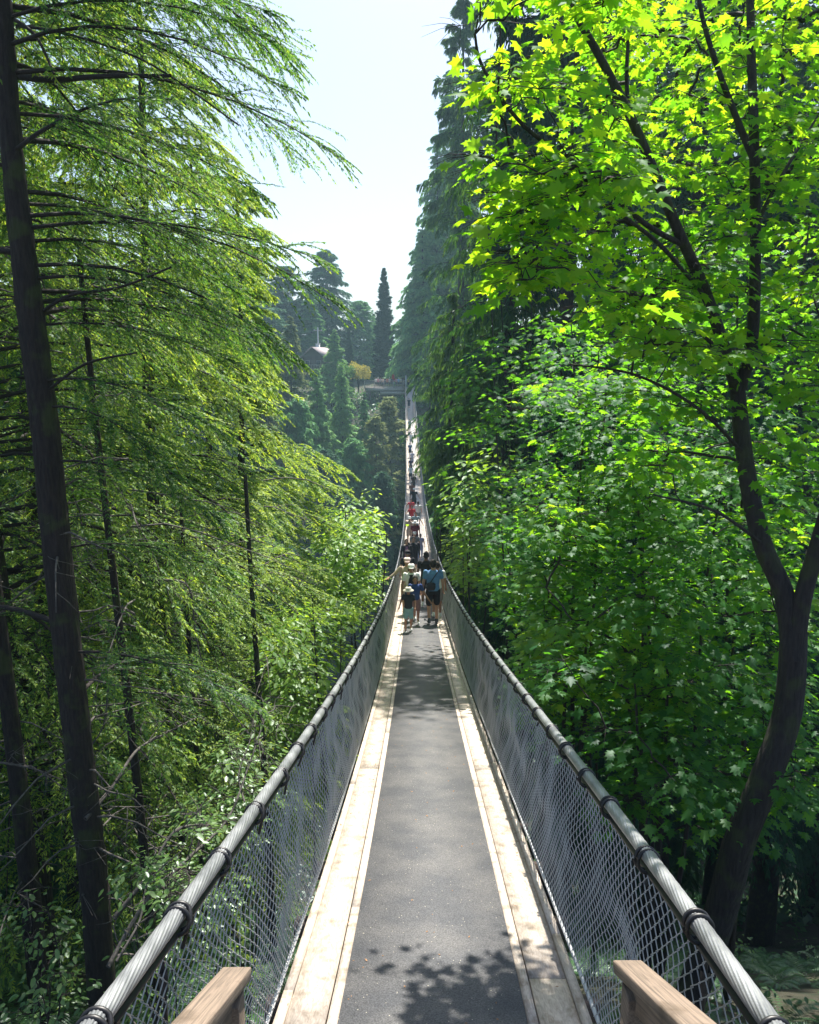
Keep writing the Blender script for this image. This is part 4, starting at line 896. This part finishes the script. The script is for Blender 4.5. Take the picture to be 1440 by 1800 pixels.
# ---------------------------------------------------------------- undergrowth
def undergrowth():
    mb = MB(); fb = MB()
    # leafy shrubs on the near banks
    C = []
    for _ in range(380):
        s = -1 if U(0, 1) < .8 else 1; y = U(3, 24); x = s * U(1.6, 3 + y * .65); C.append((x, y, float(gz(x, y)) + U(.1, 1.1)))
    C = np.array(C); C = C[~((C[:, 1] < 7.3) & (C[:, 0] < 0) & (np.abs(C[:, 0] / C[:, 1] + .385) < .11))]; A = C - np.array([0, 0, .7]) + rng.normal(0, .15, C.shape); nearest.w = np.ones(len(C))
    ls, t1, t2 = pads(C, A, 24, .32, .085, 'oval', .5, keepfn=corridor); mb.add(*ls); 
    tag(mb.obj('undergrowth', M['shrub']), 'low leafy shrubs covering the banks either side of the bridge', 'undergrowth', kind='stuff')
    # sword ferns
    n = 420; x = U(1.8, 12, n) * np.where(U(0, 1, n) < .72, -1, 1); y = U(3, 20, n); nf = 12
    a = U(0, 6.28, n)[:, None] + np.arange(nf)[None] * 2 * math.pi / nf + rng.normal(0, .2, (n, nf)); L = U(.5, .95, n)[:, None] * U(.8, 1.1, n, nf)
    k = 22; u = np.linspace(.08, 1, k)[None, None]
    rad = L[..., None] * u * .9; hz = L[..., None] * (1.15 * u - 1.0 * u ** 2)
    cx_ = x[:, None, None] + np.cos(a)[..., None] * rad; cy_ = y[:, None, None] + np.sin(a)[..., None] * rad; cz_ = gz(x, y)[:, None, None] + .05 + hz
    P = np.stack([cx_, cy_, cz_], -1).reshape(-1, 3); aa = np.broadcast_to(a[..., None], cx_.shape).ravel(); uu = np.broadcast_to(u, cx_.shape).ravel(); LL = np.broadcast_to(L[..., None], cx_.shape).ravel()
    for s in (1, -1):
        Dr = yawdir(aa + s * 1.35, -.15 - .4 * uu); V, F = rhombi(P, Dr, norm(np.array([0, 0, 1.]) + rng.normal(0, .1, P.shape)), LL * .17 * np.sin(np.pi * np.clip(uu * .9 + .08, 0, 1)) + .01, LL * 0 + .022); fb.add(V, F, np.clip(rng.normal(.5, .15, len(F)), 0, 1))
    tag(fb.obj('ferns', M['fern']), 'sword ferns in the shade beneath the trees', 'ferns', kind='stuff')
    # low cover on the canyon sides
    n = 60000; x = rng.normal(0, 28, n); y = U(34, 150, n); P = np.stack([x, y, gz(x, y) + U(0, 1.2, n)], -1)
    V, F = rhombi(P, yawdir(U(0, 6.28, n), rng.normal(0, .5, n)), norm(rng.normal(0, 1, P.shape) + [0, 0, 1]), U(.3, .8, n), U(.15, .35, n))
    g = MB(); g.add(V, F, np.clip(rng.normal(.4, .2, n), 0, 1)); tag(g.obj('ground_cover', M['fern']), 'green cover on the canyon slopes', 'ground cover', kind='stuff')
undergrowth()
# ---------------------------------------------------------------- people
def sph(c, r, n=10, m=14):
    c = np.array(c, float); r = np.broadcast_to(np.array(r, float), (3,))
    ph = np.linspace(-math.pi / 2 + .18, math.pi / 2 - .18, n); th = np.arange(m) * 2 * math.pi / m
    V = np.stack([np.cos(ph)[:, None] * np.cos(th)[None], np.cos(ph)[:, None] * np.sin(th)[None], np.sin(ph)[:, None] + 0 * th[None]], -1) * r + c
    V = np.concatenate([V.reshape(-1, 3), [c - (0, 0, r[2]), c + (0, 0, r[2])]]); i = np.arange(n * m).reshape(n, m); a, b = n * m, n * m + 1
    F = [tuple(q) for q in np.stack([i[:-1], np.roll(i[:-1], -1, 1), np.roll(i[1:], -1, 1), i[1:]], -1).reshape(-1, 4)]
    F += [(a, i[0, (j + 1) % m], i[0, j]) for j in range(m)] + [(b, i[-1, j], i[-1, (j + 1) % m]) for j in range(m)]
    return V, F
def ring_loft(rings, m=18):
    """rings: (cx, cy, cz, rx, ry)"""
    th = np.arange(m) * 2 * math.pi / m; V = []; F = []
    for c in rings: V.append(np.stack([c[0] + c[3] * np.sign(np.cos(th)) * np.abs(np.cos(th)) ** .85, c[1] + c[4] * np.sin(th), np.full(m, c[2])], -1))
    i = np.arange(len(rings) * m).reshape(-1, m); F = [tuple(q) for q in np.stack([i[:-1], np.roll(i[:-1], -1, 1), np.roll(i[1:], -1, 1), i[1:]], -1).reshape(-1, 4)]
    F += [tuple(i[0][::-1]), tuple(i[-1])]
    return np.concatenate(V), F
def limb(a, b, ra, rb, m=12):
    a, b = np.array(a, float), np.array(b, float); d = b - a; L = np.linalg.norm(d); d = d / max(L, 1e-6)
    ref = np.array([1., 0, 0]) if abs(d[0]) < .8 else np.array([0, 1., 0]); u = np.cross(d, ref); u /= np.linalg.norm(u); v = np.cross(d, u)
    th = np.arange(m) * 2 * math.pi / m; V = []
    for s, r, o in ((-.95, .3, a), (-.6, .8, a), (0, 1, a), (0, 1, b), (.6, .8, b), (.95, .3, b)):
        R_ = ra if o is a else rb; V.append(o + d * s * R_ + r * R_ * (u[None] * np.cos(th)[:, None] + v[None] * np.sin(th)[:, None]))
    i = np.arange(6 * m).reshape(6, m); F = [tuple(q) for q in np.stack([i[:-1], np.roll(i[:-1], -1, 1), np.roll(i[1:], -1, 1), i[1:]], -1).reshape(-1, 4)]
    F += [tuple(i[0][::-1]), tuple(i[-1])]
    return np.concatenate(V), F
def raw(name, pieces, mats, midx=None):
    V = []; F = []; n = 0; mi = []
    for k_, (v, f) in enumerate(pieces):
        V.append(v); F += [tuple(int(q) + n for q in t) for t in f]; n += len(v); mi += [midx[k_] if midx else 0] * len(f)
    me = bpy.data.meshes.new(name); me.from_pydata(np.concatenate(V).tolist(), [], F); me.update()
    for m in mats: me.materials.append(m)
    me.polygons.foreach_set('material_index', mi); me.polygons.foreach_set('use_smooth', [True] * len(F)); return me
def fused(name, pieces, m, voxel):
    """one continuous skin over all the pieces"""
    me = raw(name, pieces, [m]); o = bpy.data.objects.new('tmp', me); COL.objects.link(o)
    md = o.modifiers.new('r', 'REMESH'); md.mode = 'VOXEL'; md.voxel_size = voxel; md.use_smooth_shade = True
    s = o.modifiers.new('s', 'SMOOTH'); s.factor = .5; s.iterations = 3
    dg = bpy.context.evaluated_depsgraph_get(); dg.update()
    out = bpy.data.meshes.new_from_object(o.evaluated_get(dg)); bpy.data.objects.remove(o); bpy.data.meshes.remove(me); out.name = name
    if not len(out.materials): out.materials.append(m)
    out.polygons.foreach_set('use_smooth', [True] * len(out.polygons)); return out
CLOTH = {}
def cloth(c, kind='cloth'):
    k_ = (kind,) + tuple(c)
    if k_ not in CLOTH: CLOTH[k_] = plain(kind, c, .85, 0, 14, .12)
    return CLOTH[k_]
SKIN = {'light': (.48, .27, .19), 'tan': (.34, .18, .12), 'brown': (.17, .09, .06)}
EYE = plain('eye_dark', (.03, .02, .02), .3); LIP = plain('lip', (.35, .12, .10), .6)
def person_parts(h=1.72, skin='light', hair=(.03, .02, .015), hairlen=.0, top=(.1, .1, .1), sleeve=.55, bottom=(.03, .03, .04), leg='shorts', shoes=(.6, .6, .6), hat=None, hatcol=(.7, .7, .7),
                 arms=None, stride=.5, lean=0.0, near=True, bag=None, vest=None, wide=1.0, head=1.0):
    """parts of a person facing -Y, feet at z 0: list of (name, mesh)"""
    k = h / 1.75; vox = .009 if near else .022
    arms = arms or {}
    def sc_(v): return np.array(v, float) * k
    ln = lambda z: -lean * max(0, z - .9)              # forward lean of the upper body
    sh = {s: np.array([s * .185 * wide, ln(1.42), 1.42]) for s in (-1, 1)}
    el, wr = {}, {}
    for s in (-1, 1):
        e, w_ = arms.get(s, ((s * .25, .04 * s * (1 if stride else 0), 1.15), (s * .27, -.07 + .10 * s * stride, .91)))
        el[s] = np.array(e) + (0, ln(1.1), 0); wr[s] = np.array(w_) + (0, ln(1.0), 0)
    hip = {s: np.array([s * .095, 0, .92]) for s in (-1, 1)}
    kn = {-1: np.array([-.105, -.17 * stride, .50]), 1: np.array([.105, -.03 * stride, .49])}
    an = {-1: np.array([-.10, -.20 * stride, .085]), 1: np.array([.10, .26 * stride, .10 + .10 * stride])}
    toe = {-1: an[-1] + (-.02, -.15, -.055), 1: an[1] + (.02, -.14, -.07 - .04 * stride)}
    hc = np.array([0, ln(1.6) - .01, 1.615]); hr = np.array([.076, .095, .118]) * head
    P = [ring_loft([(0, .0, .86, .13, .09), (0, 0, .95, .155, .105), (0, ln(1.08), 1.08, .135, .09), (0, ln(1.25), 1.25, .155, .105), (0, ln(1.38), 1.38, .165, .10), (0, ln(1.45), 1.45, .10, .07), (0, ln(1.47), 1.48, .055, .055)]),
         limb((0, ln(1.44), 1.44), (0, ln(1.56), 1.56), .058, .052), sph(hc, hr), sph(hc + (0, -.035, -.06), (.052 * head, .055 * head, .055 * head)), limb(hc + (0, -.09 * head, .01), hc + (0, -.112 * head, -.025), .010, .015)]
    for s in (-1, 1):
        P += [sph(hc + (s * .078 * head, .01, -.01), (.012, .022, .032)), limb(sh[s], el[s], .052, .040), limb(el[s], wr[s], .040, .026), limb(hip[s], kn[s], .088, .056), limb(kn[s], an[s], .054, .036), limb(an[s], toe[s], .036, .028)]
        d = norm(wr[s] - el[s]); pm = wr[s] + d * .05; P.append(limb(wr[s], wr[s] + d * .075, .027, .033))
        if near:
            ref = np.array([0, -1., 0]) if abs(d[1]) < .8 else np.array([0, 0, 1.]); u = norm(np.cross(d, np.cross(ref, d)))
            inw = norm(np.cross(d, u)) * -s
            for j, L in enumerate((.068, .078, .074, .058)):
                b0 = wr[s] + d * .085 + u * (.027 - .018 * j); m1 = b0 + d * L * .5 + inw * .008; P += [limb(b0, m1, .0105, .0098, 8), limb(m1, m1 + d * L * .4 + inw * .022, .0098, .0085, 8)]
            b0 = wr[s] + d * .03 + u * .028; m1 = b0 + d * .03 + u * .022; P += [limb(b0, m1, .013, .011, 8), limb(m1, m1 + d * .028 + inw * .01, .011, .0095, 8)]
    P = [(v * k, f) for v, f in P]
    body = fused('body', P, cloth(SKIN[skin], 'skin'), vox * (1 if near else 1))
    out = [('body', body)]
    if near:
        fc = [sph(hc + (s * .030 * head, -.086 * head, .012 * head), (.011, .008, .006), 5, 8) for s in (-1, 1)]; fc.append(sph(hc + (0, -.088 * head, -.062 * head), (.022, .008, .006), 5, 8))
        out.append(('face_features', raw('face_features', [(v * k, f) for v, f in fc], [EYE, LIP], [0, 0, 1])))
    T = [ring_loft([(0, .0, .84, .165 * wide, .115), (0, 0, .95, .168 * wide, .118), (0, ln(1.08), 1.08, .152 * wide, .108), (0, ln(1.25), 1.25, .172 * wide, .120), (0, ln(1.38), 1.38, .182 * wide, .115), (0, ln(1.45), 1.455, .115, .08), (0, ln(1.47), 1.478, .07, .065)])]
    for s in (-1, 1):
        if sleeve <= .7: T.append(limb(sh[s], sh[s] + (el[s] - sh[s]) * sleeve, .066, .060))
        else: T += [limb(sh[s], el[s], .064, .052), limb(el[s], wr[s] - norm(wr[s] - el[s]) * .02, .052, .036)]
        if sleeve == 0: T.pop()
    out.append(('shirt', fused('shirt', [(v * k, f) for v, f in T], cloth(top), .014 if near else .024)))
    B = [ring_loft([(0, 0, .82, .16, .115), (0, 0, .90, .170 * wide, .120), (0, 0, .985, .158 * wide, .112)])]
    for s in (-1, 1):
        if leg == 'shorts': B.append(limb(hip[s] - (0, 0, .02), hip[s] + (kn[s] - hip[s]) * .82, .103, .088))
        elif leg == 'long': B += [limb(hip[s], kn[s], .100, .072), limb(kn[s], an[s] + (0, 0, .03), .072, .056)]
        else: B.append(ring_loft([(0, -.03, .48, .20, .17), (0, 0, .82, .165, .12)]))
    out.append(('trousers' if leg == 'long' else 'shorts' if leg == 'shorts' else 'skirt', fused('legwear', [(v * k, f) for v, f in B], cloth(bottom), .014 if near else .024)))
    for s in (-1, 1):
        S_ = [limb(an[s] + (0, .035, -.045), toe[s] + (0, -.03, .0), .045, .040), limb(an[s] + (0, .02, -.01), an[s] + (0, 0, .03), .045, .042)]
        out.append(('shoe', fused('shoe', [(v * k, f) for v, f in S_], cloth(shoes), .012 if near else .02)))
    Hh = [sph(hc + (0, .022, .030), (hr[0] + .012, hr[1] + .004, hr[2] + .004))]
    if hairlen: Hh.append(limb(hc + (0, .065, .0), hc + (0, .085, -hairlen), .075, .06)); Hh += [limb(hc + (s * .06, .03, .02), hc + (s * .075, .035, -hairlen * .8), .035, .028) for s in (-1, 1)]
    out.append(('hair', fused('hair', [(v * k, f) for v, f in Hh], cloth(hair, 'hair'), .012 if near else .02)))
    if hat:
        z0 = hc[2] + .045; r = .105 * head
        if hat == 'wide': Q = [ring_loft([(0, hc[1], z0 - .045, .205, .215), (0, hc[1], z0 - .028, .208, .218), (0, hc[1], z0 - .005, r + .012, r + .022), (0, hc[1], z0 + .055, r, r + .008), (0, hc[1], z0 + .095, r * .8, r * .85), (0, hc[1], z0 + .105, r * .3, r * .3)])]
        else: Q = [ring_loft([(0, hc[1], z0 - .012, r, r + .01), (0, hc[1], z0 + .045, r * .96, r), (0, hc[1], z0 + .08, r * .7, r * .75), (0, hc[1], z0 + .09, r * .2, r * .2)]), ring_loft([(0, hc[1] - .115, z0 - .022, .075, .085), (0, hc[1] - .115, z0 - .010, .075, .085)])]
        out.append(('hat', raw('hat', [(v * k, f) for v, f in Q], [cloth(hatcol)])))
    if vest: out.append(('dark_vest', fused('vest', [(v * k, f) for v, f in [ring_loft([(0, ln(1.0) - .012, .98, .115, .122), (0, ln(1.25) - .016, 1.25, .12, .122), (0, ln(1.42) - .01, 1.43, .09, .105)])]], cloth(vest), .014)))
    if bag:
        pts = np.array([(-.15, .05, 1.47), (-.05, .125, 1.35), (.08, .14, 1.15), (.14, .13, 1.0)]) if bag == 'back' else np.array([(-.13, -.08, 1.46), (0, -.135, 1.3), (.12, -.14, 1.1), (.18, -.05, .98)])
        pts[:, 1] += 0; v, f = tube1(pts * k, .014, 6, 16); q = [(v, [tuple(t) for t in f]), ring_loft([(x * k, y * k, z * k, a * k, b_ * k) for x, y, z, a, b_ in ((.07, .165, .97, .10, .035), (.07, .17, 1.03, .13, .045), (.06, .165, 1.14, .12, .04), (.06, .16, 1.17, .07, .02))] if bag == 'back' else [(.19 * k, .0, z * k, .05 * k, .10 * k) for z in (.78, .82, .95, .99)])]
        out.append(('shoulder_bag', raw('shoulder_bag', q, [cloth((.02, .02, .03))])))
    return out
GP = 'people crossing the bridge'
def put_person(parts, x, y, z, label, rz=0, group=GP):
    root = empty('person', (x, y, z), label, 'person', group, rz)
    for nm, me in parts: link(nm, me, root)
    return root
def bridge_person(px, d, label, rz=0, **kw):
    Dx = d * cp + (CAMZ - float(bz(d))) * sp; x = (px - 720) / FPX * Dx
    return put_person(person_parts(**kw), x, d, float(bz(d)) + .016, label, rz)
PI = math.pi
W = (.72, .72, .70)
bridge_person(718, 19.4, 'small child in a wide-brimmed sun hat, dark t-shirt and pale shorts, nearest of all', h=1.16, head=1.15, hat='wide', hatcol=(.50, .47, .38), top=(.012, .016, .025), bottom=(.20, .34, .36), shoes=W, stride=.55, skin='tan',
              arms={-1: ((-.28, .06, 1.17), (-.34, .0, .98)), 1: ((.26, -.02, 1.14), (.25, -.15, .98))})
bridge_person(730, 20.6, 'dark-haired child in a blue top, one arm out, right behind the sun-hatted child', h=1.36, head=1.08, top=(.02, .05, .18), bottom=(.22, .12, .12), shoes=W, skin='tan', hairlen=.16, stride=.5,
              arms={1: ((.32, -.04, 1.14), (.50, -.12, .90))})
bridge_person(723, 21.6, 'woman in a white cap and white top with a dark front, behind the two children', h=1.64, hat='cap', hatcol=W, top=W, sleeve=.6, vest=(.015, .015, .02), bottom=(.03, .05, .12), skin='tan', stride=.4, hairlen=.1)
bridge_person(716, 23.0, 'man in a pale pink cap and beige shirt, one hand on the left hand cable', h=1.74, hat='cap', hatcol=(.72, .55, .52), top=(.42, .33, .25), sleeve=.9, bottom=(.35, .30, .24), skin='light', stride=.3, wide=1.08,
              arms={-1: ((-.37, .0, 1.24), (-.52, -.03, 1.14))})
bridge_person(761, 20.8, 'man in a blue t-shirt and black shorts seen from behind, dark bag across his back', PI, h=1.80, top=(.10, .22, .42), bottom=(.008, .008, .015), hair=(.02, .014, .01), shoes=(.05, .05, .06), skin='light', stride=.45, bag='back', wide=1.06)
bridge_person(768, 22.2, 'person in a white t-shirt mostly hidden behind the man in blue', PI, h=1.66, top=W, bottom=(.25, .22, .20), shoes=W, stride=.4, skin='tan')
bridge_person(749, 24.6, 'man in a black t-shirt seen from behind, ahead of the man in blue', PI, h=1.82, top=(.010, .010, .016), bottom=(.015, .015, .02), hair=(.012, .01, .01), stride=.5, skin='brown', wide=1.05)
bridge_person(717, 27.0, 'person in a dark cap and dark top behind the man in beige', h=1.72, hat='cap', hatcol=(.02, .02, .025), top=(.03, .03, .04), bottom=(.05, .05, .07), stride=.3)
bridge_person(715, 33.5, 'woman in an open black jacket over a mauve top, left of a pair', h=1.70, top=(.012, .01, .018), sleeve=.9, bottom=(.02, .02, .03), vest=(.30, .14, .24), hairlen=.12, stride=.3)
bridge_person(727, 34.2, 'broad person in black walking beside the woman in the open jacket', h=1.76, top=(.008, .008, .014), sleeve=.9, bottom=(.02, .02, .03), wide=1.18, stride=.4, skin='light')
bridge_person(739, 40.5, 'child in a lilac top and pale blue trousers on the right of the line', h=1.36, head=1.05, top=(.42, .40, .62), bottom=(.32, .38, .60), leg='long', skin='tan', near=False)
bridge_person(729, 38.5, 'person in a black and white top under a white cap, by the lilac child', h=1.66, hat='cap', hatcol=W, top=(.2, .2, .22), bottom=(.02, .02, .03), near=False)
bridge_person(730, 44.5, 'person in a maroon shirt and wide white hat in mid line', h=1.72, hat='wide', hatcol=W, top=(.13, .01, .03), sleeve=.6, bottom=(.04, .03, .05), near=False, wide=1.1)
bridge_person(720, 47.0, 'person in a loose tan shirt behind the maroon one', h=1.74, top=(.42, .32, .26), sleeve=.9, bottom=(.40, .30, .25), hat='cap', hatcol=W, near=False)
bridge_person(731, 50.0, 'person in a blue-grey t-shirt holding both arms out, behind the tan shirt', h=1.72, top=(.25, .34, .38), bottom=(.05, .05, .07), near=False, arms={1: ((.33, 0, 1.2), (.47, -.05, .95)), -1: ((-.33, 0, 1.25), (-.5, -.03, 1.08))})
bridge_person(735, 57.0, 'person walking away in a white top and grey shorts, small dark head', PI, h=1.72, top=W, bottom=(.16, .20, .22), near=False, shoes=(.05, .05, .05))
bridge_person(724, 55.0, 'person in a red top, nearer of the two in red', h=1.66, top=(.50, .02, .03), bottom=(.05, .02, .03), near=False, arms={-1: ((-.33, 0, 1.22), (-.5, -.04, 1.08)), 1: ((.3, 0, 1.15), (.42, -.04, .9))})
bridge_person(723, 59.0, 'person in a red top, farther of the two in red', h=1.68, top=(.45, .02, .04), bottom=(.04, .04, .06), near=False, arms={-1: ((-.33, 0, 1.25), (-.46, -.04, 1.1))})
bridge_person(728, 65.0, 'tall person all in black halfway across, standing clear of the others', h=1.82, top=(.006, .006, .012), bottom=(.006, .006, .012), near=False, hat='cap', hatcol=W, arms={1: ((.30, 0, 1.2), (.44, -.02, .96))})
bridge_person(724, 70.0, 'person in a rust top behind the tall one in black', h=1.66, top=(.25, .10, .07), bottom=(.05, .05, .06), near=False)
bridge_person(727, 75.0, 'person in dark clothes with a bare arm, behind the rust top', h=1.75, top=(.06, .03, .035), bottom=(.04, .04, .05), near=False)
bridge_person(722, 81.0, 'person in a white shirt and dark shorts where the bridge starts to climb', h=1.74, top=W, bottom=(.03, .03, .04), near=False)
bridge_person(722, 86.0, 'person in a dark purple top behind the white shirt on the climb', h=1.7, top=(.07, .05, .12), bottom=(.04, .04, .06), near=False)
bridge_person(725, 91.0, 'person in a pale lilac dress-length top on the climb', h=1.66, top=(.5, .48, .62), bottom=(.4, .4, .5), leg='skirt', near=False)
bridge_person(721, 96.0, 'person in slate blue near the top of the climb', h=1.74, top=(.08, .12, .25), bottom=(.05, .05, .08), near=False)
bridge_person(723, 103.0, 'person in a white top near the leaves that cross the bridge', h=1.7, top=W, bottom=(.3, .3, .35), near=False)
bridge_person(720, 112.0, 'person in grey close to the far end of the bridge', h=1.7, top=(.3, .32, .35), bottom=(.06, .06, .08), near=False)
bridge_person(719, 126.0, 'person in black stepping onto the far end of the bridge', h=1.74, top=(.02, .02, .03), bottom=(.05, .05, .08), near=False)
# visitors at the platform rail: one figure, copied and dressed differently
base_p = person_parts(h=1.7, near=False, stride=.1, skin='tan')
base_h = person_parts(h=1.68, near=False, stride=.1, skin='tan', hat='cap', hatcol=W)
vis = [(661, 'white t-shirt', W, 0), (665, 'pink top', (.6, .25, .3), 1), (669, 'grey top', (.25, .26, .3), 0), (673, 'pale peach top', (.62, .42, .34), 0), (677, 'navy shirt', (.03, .04, .1), 1), (681, 'coral shirt', (.6, .2, .16), 0),
       (685, 'white vest', (.7, .68, .66), 1), (689, 'black shirt', (.02, .02, .03), 0), (697, 'rose blouse', (.55, .22, .28), 0), (701, 'sky blue shirt', (.25, .4, .6), 1), (705, 'cream shirt', (.62, .56, .45), 0), (709, 'violet top', (.2, .1, .3), 0),
       (718, 'mustard top', (.5, .35, .08), 0), (722, 'pale grey shirt', (.5, .5, .52), 1)]
for i, (px, what, c, hatted) in enumerate(vis):
    yv = LB + (.5 if i % 2 else .95) if px < 712 else LB + .8 + .5 * (px > 720); Dv = yv * cp + (CAMZ - PZ) * sp
    r_ = put_person(base_h if hatted else base_p, (px - 720) / FPX * Dv, yv, PZ, f'visitor in a {what} ' + ('with a white cap ' if hatted else '') + ('at the platform rail' if px < 712 else 'waiting at the far bridge head'), U(-.6, .6), 'visitors on the viewing platform')
    for ch in r_.children:
        if ch.name.startswith('shirt'): ch.material_slots[0].link = 'OBJECT'; ch.material_slots[0].material = cloth(c)

# ---------------------------------------------------------------- summer haze
hz = MB(); add_box(hz, (0, 1200, -6), (2600, 2500, 118)); hz = hz.obj('haze', None); hz.data.materials.clear(); hm = bpy.data.materials.new('haze'); hm.use_nodes = True
ht = hm.node_tree; ht.nodes.remove(ht.nodes['Principled BSDF']); pv = ht.nodes.new('ShaderNodeVolumePrincipled')
pv.inputs['Color'].default_value = (.55, .85, 1, 1); pv.inputs['Density'].default_value = .0006; pv.inputs['Anisotropy'].default_value = .2
ht.links.new(pv.outputs[0], ht.nodes['Material Output'].inputs['Volume']); hz.data.materials.append(hm)
tag(hz, kind='stuff', label='pale blue summer haze over the canyon')
